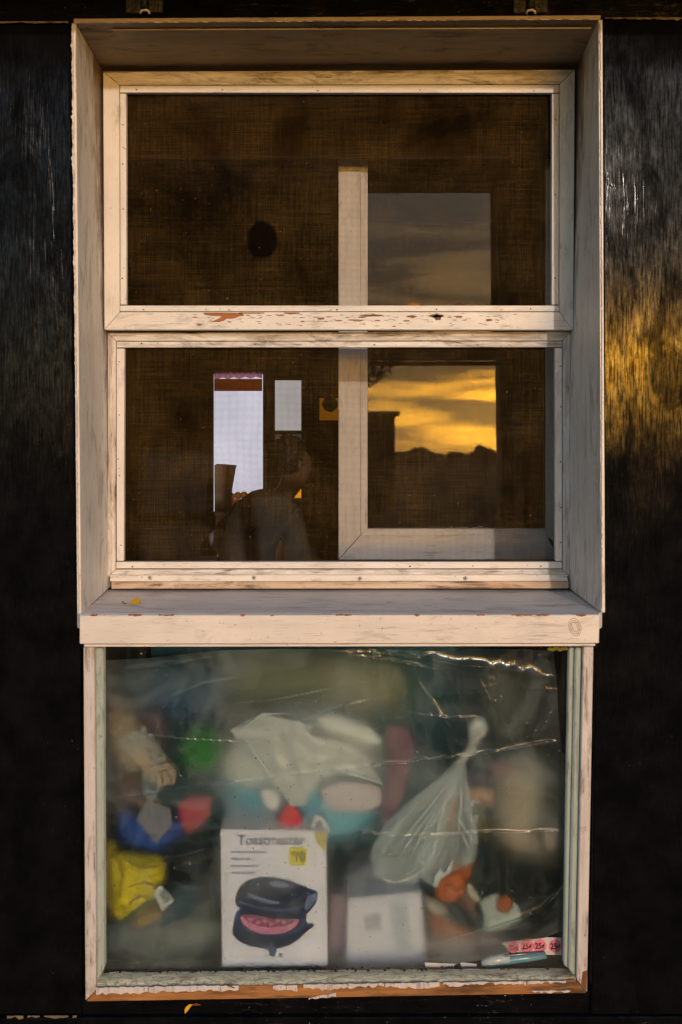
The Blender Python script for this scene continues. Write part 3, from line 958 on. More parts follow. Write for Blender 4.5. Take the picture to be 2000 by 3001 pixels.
V, F = slab([(233, 1804), (1759, 1802), (1757, 1886), (233, 1888)], -0.026, 0.009)
V = [list(p) for p in V]
obj('sill_nosing', V, F, M['sill_front'], cas, bevel=0.0014)
V, F = slab([(246, 1889), (1746, 1887), (1746, 1894), (246, 1896)], -0.014, 0.03)
obj('drip_strip', V, F, M['sill'], cas, bevel=0.0008)
# knot in the nosing: an oval outline of raised grain
for k in range(3):
    pts = [P(1686 + (17 - 5 * k) * math.cos(a) + 6 * math.sin(a), 1838 + (26 - 6 * k) * math.sin(a) - 3 * math.cos(a), -0.0262) for a in np.linspace(0.0, 6.28, 19)]
    obj('knot', *tube(pts, 0.0004, 4), M['bare'], cas)
# frayed caulk and paint edges against the black boards
obj('caulk_bead', *ragged((216, 66), (1760, 55), -8, -0.014, 0.010, 8, 0.45, 11), M['caulk'], cas)
obj('caulk_bead', *ragged((214, 76), (221, 800), 5, -0.013, 0.010, 8, 0.32, 12), M['caulk'], cas)
obj('caulk_bead', *ragged((221, 806), (232, 1797), 4, -0.013, 0.010, 8, 0.35, 13), M['caulk'], cas)
obj('caulk_bead', *ragged((1760, 66), (1765, 900), -8, -0.013, 0.010, 8, 0.5, 14), M['caulk'], cas)
obj('caulk_bead', *ragged((1765, 905), (1765, 1795), -9, -0.013, 0.010, 8, 0.75, 15), M['caulk'], cas)
# bare wood showing along the nosing's upper arris
r = random.Random(5)
chips = []
for x0, ln in [(376, 40), (465, 46), (705, 14), (792, 12), (985, 46), (1215, 16), (1398, 24), (1500, 60), (1572, 40), (1690, 30), (262, 24)]:
    top = [(x0 + ln * t, 1802.5 - r.uniform(0, 3)) for t in np.linspace(0, 1, 7)]
    bot = [(x0 + ln * t, 1804 + r.uniform(0, 3.6) * math.sin(math.pi * min(.97, t + .03))) for t in np.linspace(1, 0, 7)]
    chips.append(slab(top + bot, -0.0266, 0.0007))
o = obj('bare_patch', *merge(chips), M['chip'], cas, kind='stuff')

# ------------------------------------------------------------------ insect screens in their sashes
def frame_quads(outer, inner, y, thk, gap=0.6):
    """four mitred members from outer and inner corners (TL, TR, BR, BL in pixels)"""
    out = []
    for i in range(4):
        j = (i + 1) % 4
        q = [np.array(outer[i], float), np.array(outer[j], float), np.array(inner[j], float), np.array(inner[i], float)]
        d = (q[1] - q[0]) / np.linalg.norm(q[1] - q[0])
        q = [q[0] + d * gap, q[1] - d * gap, q[2] - d * gap, q[3] + d * gap]
        out.append(slab([tuple(p) for p in q], y, thk))
    return out

def shrink(q, e=1.0):
    c = np.mean(np.array(q, float), axis=0)
    return [(x - e * np.sign(x - c[0]), z - e * np.sign(z - c[1])) for x, z in q]

def nail_holes(pts, y, parent):
    parts = []
    r_ = random.Random(len(pts))
    for x, z in pts:
        a, b_ = r_.uniform(2.0, 3.4), r_.uniform(1.3, 2.2)
        parts.append(slab([(x + a * math.cos(t), z + b_ * math.sin(t)) for t in np.linspace(0, 2 * math.pi, 7)[:-1]], y - 0.0004, 0.0006))
    obj('nail_hole', *merge(parts), M['hole'], parent, kind='stuff')

yU = 0.170
us = root('screen_sash', P(990, 966, yU), 'white wooden insect screen frame with flaked lower rail, above the other screen', 'window screen', 'insect screens in the upper window')
nm = ['top_rail', 'stile', 'bottom_rail', 'stile']
mats = [M['old_x'], M['paint_z'], M['paint_x'], M['paint_z']]
for n_, q, m_ in zip(nm, frame_quads([(302, 209), (1686, 203), (1681, 966), (306, 966)], [(350, 248), (1641, 246), (1640, 914), (351, 914)], yU, 0.035), mats):
    obj(n_, *q, m_, us, bevel=0.0009)
for n_, q, m_ in [('bead', [(351, 249), (1640, 247), (1640, 272), (351, 271)], 'paint_x'), ('bead', [(351, 894), (1640, 894), (1640, 913), (351, 913)], 'paint_x'),
                  ('bead', [(351, 272), (371, 272), (372, 893), (352, 893)], 'paint_z'), ('bead', [(1618, 273), (1640, 273), (1639, 893), (1617, 893)], 'paint_z')]:
    obj(n_, *slab(shrink(q), yU - 0.0025, 0.012), M[m_], us, bevel=0.0006)
px_st = P(771, 703, yU + 0.014)
M['screen_u'] = screen_mat('upper insect screen', 1.0, (px_st[0] - us.location.x, px_st[2] - us.location.z, 0.036, 0.044))
V = [P(*p, yU + 0.014) for p in rect(352, 250, 1639, 912)]
obj('mesh_screen', V, [(0, 1, 2, 3)], M['screen_u'], us)
nail_holes([(400, 262), (652, 262), (932, 265), (1232, 263), (1566, 265), (420, 907), (672, 908), (988, 907), (1280, 906), (1556, 905), (360, 365), (360, 480), (361, 612), (358, 815), (1629, 350), (1629, 570), (1628, 815)], yU - 0.0025, us)
# flaked paint on the lower rail: bare red-brown wood laid open
r = random.Random(2)
def flake(x, y, lx, ly, n=14):
    pts = []
    for a in np.linspace(0, 2 * math.pi, n, endpoint=False):
        q = r.uniform(0.6, 1.1)
        pts.append((x + lx * q * math.cos(a), y + ly * q * math.sin(a) * r.uniform(0.7, 1.15)))
    return pts
fl = [[(597, 916), (600, 922), (620, 925), (650, 926), (645, 932), (634, 936), (620, 942), (612, 944), (640, 943), (656, 940), (664, 934), (690, 932), (700, 927), (716, 925), (712, 918), (690, 916)]]
fl += [[(700, 915.5), (776, 915.5), (774, 918.5), (730, 919), (702, 919)], [(832, 915.5), (880, 915.5), (876, 919), (850, 921), (834, 918)]]
for x, y, lx, ly in [(822, 923, 15, 3), (942, 933, 13, 3.5), (1090, 924, 34, 4.5), (1060, 929, 14, 3), (1045, 938, 27, 3), (992, 939, 13, 2.4), (1108, 939, 11, 3), (1206, 927, 18, 5), (1192, 940, 12, 2.2), (1282, 929, 15, 11), (1278, 925, 30, 5), (1347, 928, 12, 3.6), (1318, 929, 7, 2), (1434, 938, 12, 4.5), (886, 942, 8, 2.6), (584, 952, 10, 2.2), (572, 929, 8, 2.2), (1156, 956, 6, 2)]:
    fl.append(flake(x, y, lx, ly))
for i in range(120):
    x, y = r.uniform(560, 1500), r.choice([r.uniform(918, 960), r.uniform(925, 950)])
    fl.append([(x, y - .9), (x + r.uniform(5, 22), y - r.uniform(0.2, 1.2)), (x + r.uniform(4, 18), y + r.uniform(0.2, 0.9))])
obj('bare_patch', *merge([slab(q, yU - 0.0006, 0.0008) for q in fl[:21]]), M['chip'], us, kind='stuff')
obj('paint_crack', *merge([slab(q, yU - 0.0005, 0.0007) for q in fl[21:]]), M['hole'], us, kind='stuff')

yL = 0.200
ls = root('screen_sash', P(990, 1725, yL), 'white wooden insect screen frame with screws along its stained foot, just over the sill', 'window screen', 'insect screens in the upper window')
for n_, q, m_ in zip(nm, frame_quads([(316, 975), (1672, 972), (1670, 1690), (316, 1690)], [(340, 999), (1650, 998), (1650, 1669), (339, 1669)], yL, 0.035), [M['old_x'], M['old_z'], M['old_x'], M['old_z']]):
    obj(n_, *q, m_, ls, bevel=0.0009)
for q, m_ in [([(341, 1000), (1649, 999), (1649, 1018), (341, 1019)], 'old_x'), ([(340, 1646), (1649, 1646), (1649, 1667), (340, 1667)], 'paint_x'),
              ([(341, 1020), (366, 1020), (364, 1645), (341, 1645)], 'paint_z'), ([(1627, 1019), (1649, 1019), (1649, 1645), (1628, 1645)], 'paint_z')]:
    obj('bead', *slab(shrink(q), yL - 0.0025, 0.012), M[m_], ls, bevel=0.0006)
M['screen_l'] = screen_mat('lower insect screen', 5.0)
V = [P(*p, yL + 0.014) for p in rect(341, 1001, 1648, 1666)]
obj('mesh_screen', V, [(0, 1, 2, 3)], M['screen_l'], ls)
obj('foot_strip', *slab([(324, 1686), (1662, 1685), (1666, 1703), (322, 1704)], yL - 0.006, 0.02), M['paint_x'], ls, bevel=0.0007)
obj('foot_strip', *slab([(326, 1705), (1668, 1704), (1668, 1725), (326, 1726)], yL - 0.011, 0.026), M['rust'], ls, bevel=0.0012, label='rust stained strip along the foot of the screen')
for x, y in [(440, 1694), (745, 1694), (1056, 1696), (1365, 1695)]:
    c = P(x, y, yL - 0.0062)
    k = K * 1.12
    V, F = [], []
    prof = [(0, -0.0004), (2.2 * k, -0.0004), (2.5 * k, -0.0016), (5.6 * k, -0.0022), (6.6 * k, -0.0008), (6.9 * k, 0.0004)]
    for rr, yy in prof:
        for q in range(12):
            V.append((c[0] + rr * math.cos(q * math.pi / 6), c[1] + yy, c[2] + rr * math.sin(q * math.pi / 6)))
    for i in range(len(prof) - 1):
        for q in range(12):
            j = (q + 1) % 12
            F.append((i * 12 + q, i * 12 + j, (i + 1) * 12 + j, (i + 1) * 12 + q))
    sc_ = obj('screw', V, F, M['steel'], ls, smooth=True)
    obj('recess', *slab([(x - 1.8, y - 2), (x + 2, y - 1.8), (x + 1.8, y + 2), (x - 2, y + 1.8)], yL - 0.0078, 0.001), M['hole'], sc_)
nail_holes([(415, 1006), (748, 1009), (1098, 1010), (1400, 1011), (1606, 1011), (350, 1060), (350, 1216), (346, 1345), (350, 1394), (355, 1598), (1643, 1073), (1645, 1192), (1643, 1355), (1645, 1488), (1644, 1590), (388, 1661), (1202, 1660), (1387, 1659), (1586, 1659)], yL - 0.0025, ls)

# ------------------------------------------------------------------ sliding window inside the screens
yI = 0.48
sw = root('sliding_window', P(1320, 1640, yI), 'white framed sliding sash with a single pane reflecting the sunset, behind the screens', 'window')
k13 = 1 + yI / D
z_top = 2.30
def up(px): return (px, VY - (z_top - EYE) / (K * k13))
obj('stile', *slab([up(993), up(1057.5), (1057.5, 1567), (993, 1639)], yI, 0.036), M['paint_z'], sw, bevel=0.0008)
obj('bottom_rail', *slab([(994, 1640), (1058.5, 1568.5), (1603, 1568.5), (1640, 1640)], yI, 0.036), M['paint_x'], sw, bevel=0.0008)
obj('stile', *slab([up(1626), up(1690), (1690, 1640), (1641, 1639), (1626, 1590)], yI, 0.036), M['paint_z'], sw, bevel=0.0008)
obj('bead', *slab([up(1058.2), up(1078), (1078, 1549.5), (1058.2, 1567.5)], yI + 0.003, 0.012), M['paint_z'], sw, bevel=0.0006)
obj('bead', *slab([(1058.8, 1568), (1078, 1550), (1602, 1550), (1602, 1568)], yI + 0.003, 0.012), M['paint_x'], sw, bevel=0.0006)
obj('bead', *slab([up(1602.5), up(1625.5), (1625.5, 1589), (1602.5, 1569)], yI + 0.003, 0.012), M['paint_z'], sw, bevel=0.0006)
TILT = 1.25
a, b_ = P(1060, 1566, yI + 0.016), P(1624, 1566, yI + 0.016)
hgt = z_top - a[2]
dy = hgt * math.tan(R(TILT))
V, F = prism([(a[0], a[1], a[2]), (b_[0], b_[1], b_[2]), (b_[0], b_[1] + dy, z_top), (a[0], a[1] + dy, z_top)], [(a[0], a[1] + .004, a[2]), (b_[0], b_[1] + .004, b_[2]), (b_[0], b_[1] + dy + .004, z_top), (a[0], a[1] + dy + .004, z_top)])
obj('pane', V[:4], [(0, 1, 2, 3)], M['glass'], sw)

M['blind'] = plain('dark brown cloth for header shade', (0.022, 0.011, 0.004), 0.9, 0.3, 14, 0.3)  # dark sheet added where the header shadow hides the top of the stile
rb = root('header_shade_sheet', P(990, 466, 0.42), 'dark brown sheet added behind the upper screen to stand for the header shadow', 'blind')
y0_ = P(0, 466, 0.42)[2]
V, F = [], []
for i in range(41):
    x = P(300 + 1400 * i / 40, 0, 0.42)[0]
    V += [(x, 0.42 + 0.0015 * math.sin(i * 0.9), y0_), (x, 0.422 + 0.001 * math.sin(i * 0.7), 2.31)]
for i in range(40):
    F.append((2 * i, 2 * i + 2, 2 * i + 3, 2 * i + 1))
obj('cloth', V, F, M['blind'], rb)
obj('sheet_hem', *tube([(V[0][0], 0.4215, y0_ + 0.004), (V[-1][0], 0.4215, y0_ + 0.004)], 0.0032, 8), M['blind'], rb, smooth=True)

# ------------------------------------------------------------------ display window under the sill
dw = root('display_window', P(990, 2930, 0.01), 'low display window in a peeling white frame over bare orange wood, under the sill', 'window')
obj('stile', *slab([(244, 1897), (276, 1897), (281, 2905), (250, 2935)], 0.004, 0.04), M['lavender'], dw, bevel=0.0015)
obj('stile', *slab([(1711, 1896), (1741, 1896), (1722, 2910), (1692, 2874)], 0.004, 0.04), M['lavender'], dw, bevel=0.0015)
obj('inner_bead', *slab([(278, 1900), (302, 1900), (304, 2846), (283, 2876)], 0.014, 0.022), M['green_paint'], dw, bevel=0.003)
obj('inner_bead', *slab([(1687, 1900), (1709, 1900), (1689, 2872), (1668, 2842)], 0.014, 0.022), M['green_paint'], dw, bevel=0.003)
obj('inner_bead', *slab([(1669, 1900), (1686, 1900), (1667, 2841), (1654, 2830)], 0.022, 0.014), M['green_paint'], dw, bevel=0.002)
obj('bottom_rail', *slab([(252, 2938), (284, 2899), (1688, 2876), (1722, 2913)], 0.002, 0.045), M['bare'], dw, bevel=0.002)
obj('corner_patch', *slab([(1709, 2850), (1722, 2845), (1720, 2905), (1704, 2886)], 0.0032, 0.001), M['bare_z'], dw)
# thick peeling paint over the bare rail, in ragged sheets
r = random.Random(21)
def peel(x0, x1, top, bot, seed):
    q = random.Random(seed)
    n_ = max(4, int((x1 - x0) / 9))
    t = [(x0 + (x1 - x0) * i / n_, top(i / n_) + q.uniform(-1.5, 1.5)) for i in range(n_ + 1)]
    b = [(x0 + (x1 - x0) * i / n_, bot(i / n_) + q.uniform(-4, 4)) for i in range(n_, -1, -1)]
    return slab(t + b, 0.0003, 0.0012)
ry = lambda x: 2899 - (x - 284) * 0.0164     # upper edge of the bare rail
parts = [peel(282, 700, lambda t: ry(282 + 418 * t) - 3, lambda t: ry(282 + 418 * t) + 15 - 5 * t, 1),
         peel(800, 872, lambda t: ry(830) - 1, lambda t: ry(830) + 8 + 8 * t, 2),
         peel(890, 1290, lambda t: ry(890 + 400 * t) - 2, lambda t: ry(890 + 400 * t) + 9 + 3 * math.sin(t * 9), 3),
         peel(1300, 1660, lambda t: ry(1300 + 360 * t) - 1, lambda t: ry(1300 + 360 * t) + 6 + 2 * math.sin(t * 12), 4),
         peel(1560, 1672, lambda t: ry(1600) + 27, lambda t: ry(1600) + 32, 5),
         peel(905, 985, lambda t: ry(945) + 38 - 16 * t, lambda t: ry(945) + 42 - 10 * t, 6)]
obj('peeling_paint', *merge(parts), M['lavender'], dw, kind='stuff')
# a curl of paint lifting off
V, F = [], []
for i in range(9):
    t = i / 8
    for jx in range(2):
        a_ = t * 2.3
        p = P(658 + 18 * t + 22 * jx * (1 - .4 * t), 2882 + 10 * math.sin(a_) + 6 * jx, -0.001 - 0.008 * math.sin(a_))
        V.append(p)
for i in range(8):
    F.append((2 * i, 2 * i + 1, 2 * i + 3, 2 * i + 2))
obj('paint_curl', V, F, M['bare'], dw)
# bottom putty, wavy and cracked
V, F = [], []
N = 150
r = random.Random(9)
for i in range(N + 1):
    t = i / N
    x = 284 + (1688 - 284) * t
    top = 2850 - 12 * t + 3 * mnoise.noise(Vector((t * 30, 0, 0))) + 1.5 * mnoise.noise(Vector((t * 110, 4, 0)))
    bot = ry(x) - 3 + 2.5 * mnoise.noise(Vector((t * 40, 7, 0)))
    for q in range(7):
        s_ = q / 6
        py = top + (bot - top) * s_
        yy = 0.036 - 0.030 * s_ ** 0.8 - 0.004 * math.sin(s_ * math.pi) + 0.0022 * mnoise.noise(Vector((t * 60, s_ * 3, 2)))
        V.append(P(x, py, yy))
for i in range(N):
    for q in range(6):
        a_ = i * 7 + q
        F.append((a_, a_ + 7, a_ + 8, a_ + 1))
obj('putty', V, F, M['putty'], dw, smooth=True)
yG = 0.040
obj('pane', [P(*p, yG) for p in [(292, 1893), (1694, 1893), (1676, 2862), (292, 2866)]], [(0, 1, 2, 3)], M['glass_low'], dw)
r = random.Random(31)
crumbs = []
for i in range(90):
    t = r.random()
    x = 300 + 1370 * t
    y0 = 2850 - 12 * t + r.gauss(0, 3)
    s_ = r.uniform(1, 3.4)
    crumbs.append(slab([(x - s_ * 1.6, y0), (x, y0 - s_), (x + s_ * 1.4, y0 - .3 * s_), (x + .5 * s_, y0 + s_ * .8)], 0.030, 0.002))
obj('dirt_crumb', *merge(crumbs), M['hole'], dw, kind='stuff')

# ------------------------------------------------------------------ display cabinet and its contents
cab = root('display_cabinet', P(990, 2860, 0.06), 'dark teal cabinet behind the display window holding second-hand goods', 'cabinet')
cyb = 0.62
cx0, cx1 = P(262, 0, 0.06)[0], P(1716, 0, 0.06)[0]
cz0, cz1 = P(0, 2858, 0.06)[2], P(0, 1880, 0.06)[2]
obj('shelf_board', *wbox(cx0, cx1, 0.0455, cyb, cz0 - 0.02, cz0), M['shelf'], cab)
obj('top_board', *wbox(cx0, cx1, 0.0455, cyb, cz1, cz1 + 0.02), M['room'], cab)
obj('side_board', *wbox(cx0 - 0.02, cx0 - 0.001, 0.0455, cyb, cz0, cz1), M['room'], cab)
obj('side_board', *wbox(cx1 + 0.001, cx1 + 0.02, 0.0455, cyb, cz0, cz1), M['room'], cab)
obj('back_board', *wbox(cx0, cx1, cyb + 0.001, cyb + 0.02, cz0, cz1), M['teal'], cab)

# the plastic sheet
def sheet():
    NX, NZ = 430, 300
    topc = np.array([(303, 1936), (420, 1930), (520, 1920), (650, 1906), (820, 1902), (1000, 1904), (1050, 1901), (1280, 1908), (1400, 1902), (1560, 1904), (1622, 1908)], float)
    botc = np.array([(303, 2850), (640, 2846), (1000, 2842), (1200, 2840), (1290, 2836), (1400, 2816), (1500, 2786), (1600, 2748), (1661, 2724)], float)
    rt = np.array([(1622, 1908), (1632, 1980), (1638, 2100), (1648, 2200), (1660, 2320), (1666, 2440), (1664, 2560), (1661, 2724)], float)
    u = np.linspace(0, 1, NX + 1); v_ = np.linspace(0, 1, NZ + 1)
    def samp(c, t):
        d = np.concatenate([[0], np.cumsum(np.hypot(*np.diff(c, axis=0).T))]); d /= d[-1]
        return np.stack([np.interp(t, d, c[:, 0]), np.interp(t, d, c[:, 1])], -1)
    T, B, Rr = samp(topc, u), samp(botc, u), samp(rt, v_)
    Lc = np.stack([np.full_like(v_, 303), 1936 + (2850 - 1936) * v_], -1)
    U, Vv = np.meshgrid(u, v_)
    C = (1 - Vv)[..., None] * T[None] + Vv[..., None] * B[None] + (1 - U)[..., None] * Lc[:, None] + U[..., None] * Rr[:, None]
    C -= ((1 - U) * (1 - Vv))[..., None] * T[0] + (U * (1 - Vv))[..., None] * T[-1] + ((1 - U) * Vv)[..., None] * B[0] + (U * Vv)[..., None] * B[-1]
    X, Y = C[..., 0], C[..., 1]
    yd = np.full(X.shape, 0.0525)
    flat = 1 - 0.85 * np.exp(-((X - 803) / 190) ** 4) * np.exp(-((Y - 2630) / 230) ** 4)
    yd += flat * (0.004 * np.sin(X / 210 + 1.3 + Y / 500) * np.sin(Y / 170 + .4) + 0.0025 * np.sin(X / 61 + Y / 90) * np.sin(Y / 75 + 2))
    def crease(pts, amp, wpx, side=0.0, wav=0.0):
        nonlocal yd
        mods = np.abs(rng.normal(0.75, 0.38, 82))
        amp *= 0.72; wpx *= 0.85
        pts = np.array(pts, float)
        best = np.full(X.shape, 1e9); sg = np.zeros(X.shape); along = np.zeros(X.shape)
        acc = 0
        for a, b in zip(pts[:-1], pts[1:]):
            d = b - a; L = np.hypot(*d)
            t = np.clip(((X - a[0]) * d[0] + (Y - a[1]) * d[1]) / L ** 2, 0, 1)
            qx, qy = a[0] + t * d[0], a[1] + t * d[1]
            dist = np.hypot(X - qx, Y - qy)
            s = np.sign((X - a[0]) * d[1] - (Y - a[1]) * d[0])
            m = dist < best
            best[m] = dist[m]; sg[m] = s[m]; along[m] = acc + t[m] * L
            acc += L
        e = np.exp(-(best / wpx) ** 1.4)
        fade = np.clip(along / 60, 0.2, 1) * np.clip((acc - along) / 60, 0.2, 1)
        mod = np.interp(along, np.arange(0, 1800, 22), mods) if wav else 1.0
        if 640 < np.mean(pts[:, 0]) < 970 and 2410 < np.mean(pts[:, 1]) < 2800: return
        yd += (-amp * e + side * sg * np.exp(-(best / (wpx * 6)) ** 2)) * fade * mod
    crease([(350, 2336), (520, 2312), (640, 2296), (760, 2282), (936, 2258), (1060, 2246), (1140, 2238), (1190, 2236), (1245, 2222), (1258, 2226), (1380, 2212), (1500, 2194), (1590, 2176), (1650, 2168)], 0.0035, 5, 0.0016, 1)
    crease([(440, 2530), (520, 2512), (590, 2494), (640, 2490)], 0.0012, 5, 0.0006, 1)
    crease([(985, 2450), (1060, 2440), (1170, 2449), (1260, 2446), (1340, 2444), (1430, 2436), (1520, 2440), (1580, 2436), (1668, 2434)], 0.0032, 5, 0.0014, 1)
    crease([(1050, 1910), (1100, 1912), (1240, 1926), (1280, 1932), (1330, 1944), (1420, 1952), (1500, 1964), (1560, 1972), (1620, 1980)], 0.009, 16, 0.003, 1)
    crease([(1060, 1922), (1180, 1940), (1262, 1956)], 0.004, 7, 0.002)
    crease([(1552, 1966), (1556, 2004)], 0.006, 9)
    crease([(1590, 2006), (1622, 1998)], 0.006, 9)
    crease([(330, 1962), (420, 1956), (520, 1944), (640, 1922)], 0.004, 8, 0.001, 1)
    crease([(1222, 1985), (1260, 2044), (1300, 2100)], 0.0022, 8, 0.002)
    crease([(1420, 2010), (1480, 2130), (1520, 2200)], 0.002, 12, 0.003)
    crease([(1400, 2730), (1500, 2700), (1580, 2670), (1650, 2600)], 0.004, 14, 0.004)
    crease([(460, 2060), (600, 2000), (720, 1985)], 0.0012, 6, 0.0006)
    crease([(1240, 2120), (1262, 2200)], 0.002, 6)
    crease([(310, 2820), (420, 2832), (560, 2840)], 0.003, 10)
    crease([(660, 2826), (760, 2820), (880, 2832)], 0.003, 10)
    for _ in range(60):
        x0, y0 = rng.uniform(320, 1640), rng.uniform(1930, 2830)
        a = rng.uniform(-0.6, 0.6); L = rng.uniform(20, 110)
        crease([(x0, y0), (x0 + L * math.cos(a), y0 + L * math.sin(a))], rng.uniform(0.0004, 0.0011), rng.uniform(4, 8))
    for k_ in range(16):
        x0 = 1270 + 22 * k_; y0 = 1945 + 2.6 * k_
        a = rng.uniform(0.9, 1.9); L = rng.uniform(25, 120)
        crease([(x0, y0), (x0 + L * math.cos(a), y0 + L * math.sin(a))], rng.uniform(0.0012, 0.003), rng.uniform(6, 11), 0.0008)
    for k_ in range(14):
        x0 = rng.uniform(320, 1500); y0 = rng.uniform(1950, 2780); a = rng.uniform(-0.35, 0.25); L = rng.uniform(120, 380)
        crease([(x0, y0), (x0 + L * .5 * math.cos(a), y0 + L * .5 * math.sin(a) + rng.uniform(-10, 10)), (x0 + L * math.cos(a), y0 + L * math.sin(a))], rng.uniform(0.0008, 0.0018), rng.uniform(8, 22), rng.uniform(-.0012, .0012))
    yd = np.maximum(yd, 0.0415)
    k = K * (1 + yd / D)
    W = np.stack([(X - VX) * k, yd, EYE - (Y - VY) * k], -1).reshape(-1, 3)
    idx = np.arange((NX + 1) * (NZ + 1)).reshape(NZ + 1, NX + 1)
    q = np.stack([idx[:-1, :-1], idx[1:, :-1], idx[1:, 1:], idx[:-1, 1:]], -1).reshape(-1, 4)
    off = Vector(P(990, 2845, 0.056))
    me = bpy.data.meshes.new('plastic_sheet')
    me.from_pydata((W - np.array(off)).tolist(), [], q.tolist())
    me.polygons.foreach_set('use_smooth', [True] * len(me.polygons))
    me.materials.append(M['sheet'])
    o = bpy.data.objects.new('plastic_sheet', me)
    o.location = off
    o['label'] = 'creased milky plastic sheet hung behind the display glass'
    o['category'] = 'plastic sheet'
    COL.objects.link(o)
sheet()

kb = K * 1.06
def thing_mesh(name, vf, mat, label, cat, smooth=True, group=None):
    v, f = vf
    lo = np.min(np.array(v), axis=0); hi = np.max(np.array(v), axis=0)
    loc = ((lo[0] + hi[0]) / 2, (lo[1] + hi[1]) / 2, lo[2])
    return obj(name, v, f, mat, None, smooth=smooth, label=label, cat=cat, loc=loc, group=group)

M['whiteplastic'] = plain('white plastic', (0.86, 0.86, 0.86), 0.4, 0.05)
# boxed sandwich maker
M['carton'] = plain('white carton print', (0.88, 0.82, 0.92), 0.5, 0.06, 12, 0.05)
M['navy'] = plain('navy ink', (0.014, 0.025, 0.075), 0.45, 0.5, 14, 0.05)
M['navy2'] = plain('mid blue ink', (0.045, 0.075, 0.19), 0.45, 0.3, 14, 0.05)
M['bluelight'] = plain('light blue ink', (0.17, 0.21, 0.38), 0.45, 0.2, 14, 0.05)
M['pinkink'] = plain('pink ink', (0.70, 0.26, 0.40), 0.5, 0.15, 20, 0.05)
M['pinkdark'] = plain('dull pink ink', (0.30, 0.10, 0.18), 0.5, 0.3, 40, 0.05)
M['greyink'] = plain('grey ink', (0.22, 0.22, 0.30), 0.5, 0.1)
M['yellowtag'] = plain('yellow sticker', (0.80, 0.66, 0.01), 0.5, 0.08)
M['blackink'] = plain('black ink', (0.02, 0.02, 0.015), 0.5, 0.1)
def carton():
    y = 0.0605
    ks = K * (1 + y / D)
    bx = root('boxed_appliance', P(803, 2832, y), 'white carton printed with a blue and pink sandwich maker and a yellow price sticker', 'box')
    v, f = slab([(646, 2431), (957, 2434), (961, 2832), (651, 2834)], y, 0.13)
    obj('carton', v, f, M['carton'], bx, bevel=0.0015)
    yy = y - 0.0008
    text('Toastmaster', 30 * ks * 1.32, M['greyink'], bx, 'printed_title', P(795, 2463, yy), bold=0.0006, xscale=0.98)
    for x0, x1, py in [(678, 782, 2497), (678, 738, 2517), (678, 757, 2538), (678, 748, 2558)]:
        n_ = int((x1 - x0) / 5)
        q = random.Random(py)
        parts = []
        x = x0
        while x < x1:
            wd = q.uniform(6, 16)
            parts.append(slab(rect(x, py - 2.6, min(x + wd, x1), py + 2.6), yy, 0.0006))
            x += wd + 3
        obj('printed_line', *merge(parts), M['bluelight'], bx)
    obj('yellow_corner', *slab([(918, 2437), (955, 2437), (955, 2500), (930, 2470)], yy, 0.0006), plain('pale yellow ink', (0.66, 0.55, 0.22), 0.5), bx)
    def rrect(x0, y0, x1, y1, r_):
        pts = []
        for cx, cy, a0 in [(x1 - r_, y0 + r_, -90), (x1 - r_, y1 - r_, 0), (x0 + r_, y1 - r_, 90), (x0 + r_, y0 + r_, 180)]:
            for a_ in range(0, 91, 30):
                pts.append((cx + r_ * math.cos(R(a0 + a_)), cy + r_ * math.sin(R(a0 + a_))))
        return pts
    stk = obj('price_sticker', *slab(rrect(849, 2483, 899, 2536, 6), yy - 0.0004, 0.0008), M['yellowtag'], bx)
    text('10', 40 * ks, M['blackink'], stk, 'printed_price', P(878, 2511, yy - 0.0010), bold=0.0007, xscale=0.78)
    text('$', 17 * ks, M['blackink'], stk, 'printed_price', P(860, 2503, yy - 0.0010), bold=0.0004, xscale=0.8)
    def ink(pts, lv, mat, nm_):
        obj(nm_, *slab(pts, yy - 0.0003 * lv, 0.0003 * lv + 0.0004), mat, bx)
    E = lambda cx, cy, rx, ry_, a0=0, a1=360, n_=22, rot=0: [(cx + rx * math.cos(R(a)) * math.cos(R(rot)) - ry_ * math.sin(R(a)) * math.sin(R(rot)), cy + rx * math.cos(R(a)) * math.sin(R(rot)) + ry_ * math.sin(R(a)) * math.cos(R(rot))) for a in np.linspace(a0, a1, n_, endpoint=(a1 - a0) < 360)]
    ink([(682, 2724), (684, 2740), (700, 2758), (730, 2772), (770, 2780), (810, 2781), (850, 2770), (880, 2750), (884, 2744), (918, 2716), (921, 2712), (917, 2707), (903, 2706), (897, 2700), (899, 2676), (890, 2665), (702, 2665), (688, 2690)], 1, M['navy'], 'printed_base')
    ink(E(792, 2694, 103, 52, 0, 360, 26, 4), 2, M['navy2'], 'printed_rim')
    ink(E(793, 2692, 94, 46, 0, 360, 26, 4), 3, M['navy'], 'printed_rim')
    ink(E(791, 2690, 86, 48, 0, 180, 22, 3), 4, M['pinkink'], 'printed_plate')
    ink(E(791, 2684, 78, 34, 0, 180, 20, 3), 5, M['pinkdark'], 'printed_plate')
    for x_, y_ in [(735, 2694), (757, 2704), (776, 2698), (795, 2708), (815, 2698), (834, 2702), (850, 2690)]:
        ink([(x_ - 8, y_), (x_, y_ - 7), (x_ + 8, y_), (x_, y_ + 7)], 6, M['pinkink'], 'printed_plate')
    ink([(690, 2640), (694, 2618), (706, 2598), (724, 2582), (760, 2572), (800, 2572), (850, 2582), (890, 2598), (930, 2615), (931, 2628), (925, 2650), (905, 2675), (880, 2690), (850, 2694), (800, 2692), (750, 2682), (715, 2668), (694, 2655)], 7, M['navy'], 'printed_lid')
    ink([(698, 2637), (730, 2650), (780, 2659), (840, 2662), (890, 2655), (892, 2662), (850, 2672), (790, 2670), (735, 2660), (700, 2646)], 8, M['navy2'], 'printed_lid')
